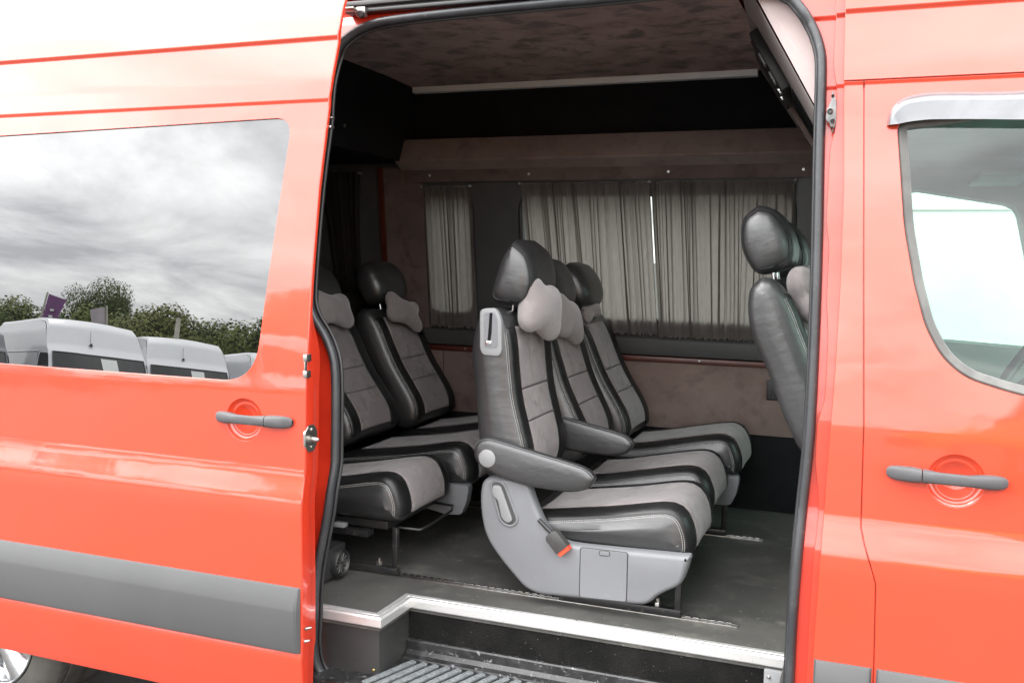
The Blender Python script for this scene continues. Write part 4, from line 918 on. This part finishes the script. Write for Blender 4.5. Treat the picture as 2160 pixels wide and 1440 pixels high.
# ---- bone-shaped neck pillows
def pillow(label, c, w=.30, h=.19, t=.095, rot=(0, 0, 0), seed=1, mat='suede_pillow'):
    rr = random.Random(seed); ph = [rr.uniform(0, 6) for _ in range(6)]
    nu, nvv = 44, 30; V = []; F_ = []
    lob = [(rr.uniform(-.006, .006), sy * w * .35 + rr.uniform(-.008, .008), sz * h * .27 + rr.uniform(-.008, .008), rr.uniform(.97, 1.06)) for sy in (-1, 1) for sz in (-1, 1)]
    C_ = np.array([l[:3] for l in lob] + [(0, -w * .13, 0), (0, w * .13, 0), (0, 0, 0)]); sg = np.array([h * .265 * l[3] for l in lob] + [h * .29, h * .29, h * .27])
    tx = t / (h * .92)
    for i in range(nvv + 1):
        th = math.pi * i / nvv
        for j in range(nu):
            a = 2 * math.pi * j / nu
            d = np.array([math.sin(th) * math.cos(a) * tx, math.cos(th) * 1.0, math.sin(th) * math.sin(a)])
            lo, hi = 0.0, .45
            for _ in range(22):
                m_ = (lo + hi) / 2; q = d * m_ * np.array([1 / tx, 1, 1]) - C_
                if np.exp(-(q ** 2).sum(1) / sg ** 2).sum() > .55: lo = m_
                else: hi = m_
            p_ = d * lo
            k = 1 + .035 * math.sin(9 * p_[1] / w + 7 * p_[2] / h + ph[0]) * math.sin(6 * p_[2] / h + ph[1])
            V.append((p_[0] * k, p_[1], p_[2]))
    for i in range(nvv):
        for j in range(nu): F_.append((i * nu + j, i * nu + (j + 1) % nu, (i + 1) * nu + (j + 1) % nu, (i + 1) * nu + j))
    me = MB().add(V, F_).mesh('neck_pillow', mat, 80); bm = bmesh.new(); bm.from_mesh(me)
    for _ in range(5): bmesh.ops.smooth_vert(bm, verts=bm.verts, factor=.5, use_axis_x=True, use_axis_y=True, use_axis_z=True)
    bm.to_mesh(me); bm.free()
    o = link('neck_pillow', me); o.location = c; o.rotation_euler = [rad(a) for a in rot]
    tag(o, label, 'pillow', 'bone-shaped neck pillows strapped to the headrests')
    return o
pillow('bright bone-shaped neck pillow on the nearest upright seat', (-1.048, .60, 1.535), rot=(-14, -6, -6), seed=1, w=.24, h=.205, t=.15)
pillow('grey neck pillow on the middle doorway seat, half behind the bright one', (-1.098, 1.05, 1.470), rot=(-16, -14, 0), seed=2, w=.23, h=.20, t=.14)
pillow('small grey neck pillow below the far doorway headrest, against the curtain', (-1.150, 1.55, 1.490), rot=(6, -20, 0), seed=3, w=.22, h=.13, t=.10)
pillow('neck pillow on the middle rear seat beside the slid door edge', (-2.135, 1.06, 1.470), rot=(-10, -25, 0), seed=4, w=.26, h=.18, t=.14)
pillow('neck pillow slumped to the right on the far rear seat', (-2.035, 1.53, 1.440), rot=(-17, -22, 0), seed=5, w=.27, h=.17, t=.13)
PF = pillow('pale grey zipped cushion tucked before the near front headrest', (-.185, .62, 1.60), rot=(0, -25, 0), seed=6, w=.27, h=.20, t=.17, mat='suede_grey')
zp = MB().tube([(-.075, -.10, .0), (-.076, .0, .004), (-.075, .10, .0)], .004, 6).obj('zip', 'plastic_black', PF, smooth=60, local=True)
# round blower beside the rear seat foot
HB = bbox('heater_outlet', 'plastic_black', None, -1.80, -1.665, .265, .395, .612, .715, .008); tag(HB, 'black heater outlet with round louvre beside the rear seat leg', 'vent')
MB().lathe([(.046, -.02), (.047, .016), (.043, .022), (.038, .018), (.034, .006), (.0005, .002)], (-1.662, .335, .660), 'x', 28).obj('outlet_ring', 'plastic_black', HB, smooth=40)
for k in range(6):
    a = math.pi * k / 6; MB().tube([(-1.648, .335 + .034 * math.cos(a), .660 + .034 * math.sin(a)), (-1.648, .335 - .034 * math.cos(a), .660 - .034 * math.sin(a))], .003, 6).obj('louvre', 'plastic_dark', HB)

# ================================================================== curtains
def curtain(label, x0t, x1t, x0b, x1b, zt, zb, seed, nf, mat='curtain', amp=.010, ysh=0.0, waist=None):
    rr = random.Random(seed)
    n = nf * 8; W_ = [rr.choice((rr.uniform(.3, .8), rr.uniform(.8, 2.4))) for _ in range(nf)]
    cum = np.r_[0, np.cumsum(W_)]; cum /= cum[-1]
    A_ = [amp * rr.uniform(.2, 1.25) for _ in range(nf)]
    cumb = np.clip(cum + np.array([0] + [rr.uniform(-.8, .8) / nf for _ in range(nf - 1)] + [0]), 0, 1)
    G = []; nz_ = 26
    for iz in range(nz_ + 1):
        v = iz / nz_; z = zt + (zb - zt) * v; row = []
        for k in range(nf):
            for q in range(8):
                t = q / 8
                s = (cum[k] * (1 - t) + cum[k + 1] * t) * (1 - v) + (cumb[k] * (1 - t) + cumb[k + 1] * t) * v
                xa = x0t * (1 - v) + x0b * v; xb = x1t * (1 - v) + x1b * v
                if waist: 
                    wv = waist * math.sin(math.pi * min(1, v * 1.1)) ; xa += wv; xb -= wv
                d = A_[k] * math.sin(2 * math.pi * t) * (1 - .35 * v) + .25 * A_[k - 1] * math.sin(4 * math.pi * t + k)
                zz_ = z + (.004 * math.sin(2 * math.pi * t * 2 + k) if iz == nz_ else 0)
                pw = (cum[k + 1] - cum[k]) * abs(xb - xa)
                row.append((xa + (xb - xa) * s + (.20 + .12 * math.sin(k * 1.7)) * pw * math.sin(2 * math.pi * t), yw(z) - .022 + d * math.cos(1.1) * 1.3 + .6 * A_[k] * math.cos(2 * math.pi * t) + ysh, zz_))
        G.append(row)
    c_ = MB().grid(G).obj('curtain', mat, None, smooth=80)
    tag(c_, label, 'curtain', 'pleated window curtains')
    # gathered hem
    xs = [p for p in G[-1]]
    H = [[(x, y + .003 * math.sin(i * 1.3), z) for i, (x, y, z) in enumerate(xs)], [(x, y - .004 + .005 * math.sin(i * 1.9), z - .012 - .004 * math.sin(i * .9 + seed)) for i, (x, y, z) in enumerate(xs)]]
    MB().grid(H).obj('ruffle', mat, c_, smooth=80)
    MB().tube([(p[0], p[1] - .004, p[2] - .006) for p in G[0][::4]], .0035, 6).obj('top_cord', mat, c_, smooth=60)
    for p in (G[0][0], G[0][-1]):
        MB().lathe([(.0005, -.020), (.006, -.018), (.007, -.010), (.007, .004)], (p[0], p[1], p[2] - .004), 'y', 10).obj('cord_hook', 'plastic_light', c_)
    return c_
curtain('narrow pleated curtain left of the dark window pillar', -2.045, -1.790, -2.035, -1.785, 2.030, 1.368, 3, 13)
curtain('left curtain of the wide window, pulled in at its lower left', -1.545, -.940, -1.50, -.905, 2.040, 1.375, 5, 30)
curtain('right curtain of the wide window behind the front headrest', -.9385, -.325, -.9015, -.34, 2.040, 1.368, 8, 30)
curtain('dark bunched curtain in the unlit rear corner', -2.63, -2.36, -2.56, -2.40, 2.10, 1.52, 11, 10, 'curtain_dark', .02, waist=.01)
# the tail end of another seat back far at the rear
make_seat('pale top of a rear bench seat in the dark corner by the bunched curtain', 1.00, 1.45, -3.05, -2.5, .10, (-2.98, 1.02), 14, 'rear bench seat', False, None, None, stitch=False)

# ================================================================== the yard behind the camera, seen in the glass and paint
def side_outline():
    return [(2.75, .35), (2.80, .62), (2.72, .95), (2.20, 1.22), (1.86, 1.30), (1.18, 2.04), (1.00, 2.16), (.72, 2.50), (.45, 2.62), (.0, 2.66), (-2.9, 2.66), (-3.05, 2.60), (-3.12, 2.3), (-3.15, .40)]
def parked_van(label, loc, yaw, paint='white_paint', scale=1.0, paper=True, roof=1.0):
    v = thing('parked_van', label, 'van', loc, 'other vans parked in the yard')
    P = side_outline()
    P = [(x, z if z < 2.05 else 2.05 + (z - 2.05) * roof) for x, z in P]
    P = round_poly(P, .07, 4)
    def hw(z): return float(np.interp(z, [.3, .6, 1.2, 2.0, 2.45, 2.66], [.94, .985, .98, .93, .91, .86]))
    n = len(P); m = MB(); ys = [-1, -.96, -.85, -.5, 0, .5, .85, .96, 1]
    G = []
    for x, z in P + P[:1]:
        nose = max(0, (x - 1.9) / .9)
        G.append([(x - .16 * abs(s) ** 3 * max(0, min(1, (x - .3) / 1.5)) * (1 if z > .5 else .5), s * hw(z) * (1 - .08 * nose), z + (.05 * (1 - s * s) if z > 2.3 else 0) - (.05 if abs(s) == 1 and z > 2.4 else 0)) for s in ys])
    m.grid(G)
    for s in (-1, 1):
        OL = [(g_[0 if s < 0 else -1][0], g_[0 if s < 0 else -1][2]) for g_ in G[:-1]]
        zl = [float(z) for z in np.linspace(min(p[1] for p in OL) + .001, max(p[1] for p in OL) - .001, 44)]
        wy = lambda x, z: s * hw(min(z, 2.66)) * (1 - .08 * max(0, (x - 1.9) / .9))
        rows = []
        for z in zl:
            a_ = spans([OL], z); xs_ = np.linspace(a_[0][0], a_[-1][1], 12); rows.append([(x, wy(x, z), z) for x in xs_])
        m.grid(rows)
    body = m.obj('body', paint, v, smooth=40, local=True)
    def on_side(pts, s, out=.004): return [(x, s * (hw(z) + out), z) for x, z in pts]
    sw = round_poly([(.62, 1.36), (1.62, 1.36), (1.16, 1.98), (.62, 2.0)], .06, 5)
    for s in (-1, 1):
        MB().add(on_side(sw, s, .006), [tuple(range(len(sw)))]).obj('door_window', 'van_glass', v, smooth=0, local=True)
        ln = [(x, s * (hw(z) + .003), z) for x, z in ((.50, .45), (.50, 2.02))]
        MB().tube(ln, .006, 6).obj('door_seam', 'plastic_black', v, local=True)
        MB().tube([(x, s * (hw(2.02) + .004), 2.03) for x in (-3.0, -1, .5)], .012, 6).obj('side_crease', paint, v, local=True)
        mi = link('door_mirror', bevel_mesh(MB().box(1.42, 1.56, s * 1.02 - .0, s * 1.22, 1.32, 1.66).mesh('door_mirror', 'plastic_black'), .04, 3), v, local=True)
        hl = round_poly([(2.30, .92), (2.70, .80), (2.66, 1.02), (2.34, 1.12)], .05, 4)
        MB().add([(x + .03, s * (hw(z) * .93 + .01), z) for x, z in hl], [tuple(range(len(hl)))]).obj('headlight', 'chrome', v, smooth=0, local=True)
        for wx in (1.95, -2.1):
            w_ = MB().lathe([(.05, -.01), (.20, .0), (.21, -.02), (.30, -.02), (.335, .01), (.34, .2)], (wx, 0, .34), 'y', 28)
            w_.v = [(x, s * (.96 - y), z) for x, y, z in w_.v]
            wo_ = w_.obj('wheel', 'tyre', v, smooth=30, local=True)
            rm = MB().lathe([(.0005, 0), (.06, -.012), (.19, .0), (.205, .012)], (wx, 0, .34), 'y', 24); rm.v = [(x, s * (.975 - y), z) for x, y, z in rm.v]
            rm.obj('rim', 'alloy', wo_, smooth=30, local=True)
    # windscreen follows the raked front
    G = []
    for t in np.linspace(0, 1, 7):
        x = 1.83 + (1.22 - 1.83) * t; z = 1.335 + (2.00 - 1.335) * t
        G.append([(x + .022 - .16 * abs(s) ** 3 * max(0, min(1, (x - .3) / 1.5)) + .012, s * hw(z), z + .022) for s in (-.93, -.85, -.5, 0, .5, .85, .93)])
    ws = MB().grid(G).obj('windscreen', 'van_glass', v, smooth=60, local=True)
    edge = [g_[0] for g_ in G] + G[-1][1:] + [g_[-1] for g_ in G[::-1]][1:] + G[0][::-1][1:-1]
    MB().tube(edge, .014, 6, closed=True).obj('screen_rubber', 'rubber', ws, smooth=60, local=True)
    if paper:
        y_ = -.30
        MB().quad((1.52 + .045, y_, 1.70), (1.52 + .045, y_ + .30, 1.70), (1.27 + .045, y_ + .31, 1.975), (1.27 + .045, y_ + .01, 1.975)).obj('price_sheet', 'paper', ws, smooth=0, local=True)
    MB().tube([(2.02, -.5, 1.32), (1.9, .25, 1.40)], .010, 6).obj('wiper', 'plastic_black', v, local=True)
    gr = link('grille', bevel_mesh(MB().box(2.70, 2.83, -.42, .42, .72, .92).mesh('grille', 'plastic_black'), .03, 3), v, local=True)
    for k in range(3): link('grille_bar', bevel_mesh(MB().box(2.80, 2.845, -.40, .40, .755 + k * .05, .775 + k * .05).mesh('grille_bar', 'chrome'), .006, 2), v, local=True)
    link('bumper', bevel_mesh(MB().box(2.45, 2.86, -.92, .92, .34, .60).mesh('bumper', 'plastic_dark'), .07, 4), v, local=True)
    MB().tube([(.93, .12, 2.28), (.87, .12, 2.50)], .004, 6).obj('aerial', 'plastic_black', v, local=True)
    MB().lathe([(.0005, .05), (.022, .035), (.035, 0)], (.98, .12, 2.22), 'z', 10).obj('aerial_foot', 'plastic_black', v, local=True)
    v.rotation_euler = (0, 0, yaw); v.scale = (scale,) * 3
    return v
VANS = [
    ('white high-roof van reflected large in the slid door glass', (-16.58, -14.23, 0), rad(28), 'white_paint', 1.09, True, 1.08),
    ('lower white van reflected right of the large one', (-18.1, -19.2, 0), rad(35), 'white_paint', 1.15, True, 1.10),
    ('third white van reflected at the curved corner of the glass', (-16.2, -21.2, 0), rad(37), 'white_paint', 1.12, False, 1.05),
    ('dark van at the far left edge of the reflected row', (-17.9, -11.9, 0), rad(28), 'dark_paint', 1.02, False, .75),
    ('white van parked close along the far side, glaring through the cab windows', (2.7, 4.9, 0), rad(2), 'white_paint', 1.0, False, 1.0),
    ('yellow van reflected behind the front door window', (3.4, -9.6, 0), rad(184), 'yellow_paint', 1.12, False, 1.05),
]
for a in VANS: parked_van(*a)
def feather_flag(label, loc, h, w, mat, yaw):
    f_ = thing('feather_flag', label, 'flag', loc, 'feather flags over the parked vans')
    MB().tube([(0, 0, 0), (0, 0, h * .6), (.05 * h, 0, h)], [.05, .045, .03], 8).obj('pole', 'pole', f_, smooth=60, local=True)
    G = []
    for k in range(13):
        t = k / 12; z = h * (.50 + .49 * t); ww = w * (.35 + .65 * t ** .9)
        x0 = .05 * h * max(0, (z / h - .6) / .4) + .05
        G.append([(x0 + ww * u, .05 * math.sin(5 * u + 3 * t), z - .10 * h * u * t * .3) for u in np.linspace(0, 1, 7)])
    ba = MB().grid(G).obj('banner', mat, f_, smooth=80, local=True)
    if mat == 'flag_purple':
        m = MB()
        for k in range(7):
            z = h * (.60 + .045 * k); x = .25 + .012 * h * k * .4
            m.box(x, x + .11, -.06, .075, z, z + h * .014)
        m.obj('banner_print', 'paper', ba, smooth=0, local=True, kind='stuff')
    f_.rotation_euler = (0, 0, yaw)
feather_flag('purple feather flag above the large white van', (-25.45, -21.0, 0), 4.65, .55, 'flag_purple', rad(-40))
feather_flag('faded grey feather flag behind the large white van', (-22.3, -21.0, 0), 4.25, .45, 'flag_grey', rad(150))
pp = MB().tube([(0, 0, 0), (0, 0, 3.95)], [.09, .07], 10).obj('lamp_post', 'pole', None, smooth=60); pp.location = (-19.75, -21.0, 0)
tag(pp, 'plain pale post standing before the hedge', 'post')
pc = MB().lathe([(.0005, .03), (.09, .01), (.09, 0)], (0, 0, 3.95), 'z', 12).obj('post_cap', 'pole', pp, local=True)

# trees of the hedge: trunk, limbs and a crown of leaf clumps
def crown_mesh(seed, rx, rz, mat, n=12000):
    r = random.Random(seed); V = []; F_ = []
    lumps = []
    for k in range(11):
        a = r.uniform(0, 6.28); q = r.uniform(.25, .75)
        lumps.append((Vector((math.cos(a) * rx * q, math.sin(a) * rx * q, r.uniform(-.55, .75) * rz)), r.uniform(.28, .52)))
    lumps.append((Vector((0, 0, .3 * rz)), .6))
    for k in range(n):
        c, s = lumps[r.randrange(len(lumps))]
        d = Vector((r.gauss(0, 1), r.gauss(0, 1), r.gauss(0, 1))).normalized()
        p = c + Vector((d.x * rx * s, d.y * rx * s, d.z * rz * s * 1.05)) * (r.uniform(.55, 1.05))
        nrm = (d + Vector((r.uniform(-.7, .7), r.uniform(-.7, .7), r.uniform(-.3, .9)))).normalized()
        u = nrm.orthogonal().normalized(); u.rotate(Matrix.Rotation(r.uniform(0, 6.28), 3, nrm)); w = nrm.cross(u); sz = r.uniform(.07, .14)
        k0 = len(V); V += [p - u * sz * .5, p + w * sz * .45, p + u * sz * .6, p - w * sz * .45]; F_.append((k0, k0 + 1, k0 + 2, k0 + 3))
    mb = MB(); mb.v = [tuple(v) for v in V]; mb.f = F_
    me = bpy.data.meshes.new('crown'); me.from_pydata(mb.v, [], mb.f); me.materials.append(MATS[mat]); return me
CM = [crown_mesh(1, 1.9, 1.9, 'leaf_a'), crown_mesh(2, 1.8, 1.7, 'leaf_b'), crown_mesh(3, 2.0, 1.8, 'leaf_c'), crown_mesh(4, 2.9, 2.1, 'leaf_b', 16000)]
tk = MB().tube([(0, 0, 0), (.04, .02, 1.0), (-.02, .06, 2.2), (.05, 0, 3.2)], [.16, .12, .09, .03], 8)
for a in (0.4, 2.4, 4.4): tk.tube([(0, .03, 1.4), (.55 * math.cos(a), .55 * math.sin(a), 2.3), (1.0 * math.cos(a), 1.0 * math.sin(a), 2.9)], [.07, .045, .015], 6)
TKM = tk.mesh('trunk', 'bark', 60)
rt = random.Random(21)
where = ['third', 'fourth', 'fifth', 'sixth', 'seventh', 'eighth', 'ninth', 'tenth', 'eleventh', 'twelfth', 'thirteenth', 'fourteenth', 'fifteenth', 'sixteenth']
HEDGE = []
for i in range(15):
    x = -38.5 + i * 2.05; HEDGE.append((x - 2.0, -31 - rt.uniform(0, 1.5), rt.uniform(1.06, 1.24) + (.08 if i < 6 else .14)))
for i, (x, y, s) in enumerate(HEDGE):
    nm = ['leftmost', 'second'][i] if i < 2 else (where[i - 2] if i < 14 else 'rightmost')
    t = thing('hedge_tree', '%s tree of the hedge reflected in the slid door glass, counted from the left' % nm, 'tree', (x, y, 0), 'hedge trees behind the parked vans')
    t.scale = (s, s, s); t.rotation_euler = (0, 0, rt.uniform(0, 6))
    link('trunk', TKM, t, local=True); c_ = link('crown', CM[(i * 2 + (i // 3)) % 3], t, local=True); c_.location = (0, 0, 2.75)
t = thing('tall_tree', 'tall round-headed tree rising above the hedge', 'tree', (-38.3, -36.5, 0)); link('trunk', TKM, t, local=True).scale = (1.6, 1.6, 1.6)
c_ = link('crown', CM[3], t, local=True); c_.location = (0, 0, 5.5); c_.scale = (.62, .62, .95)
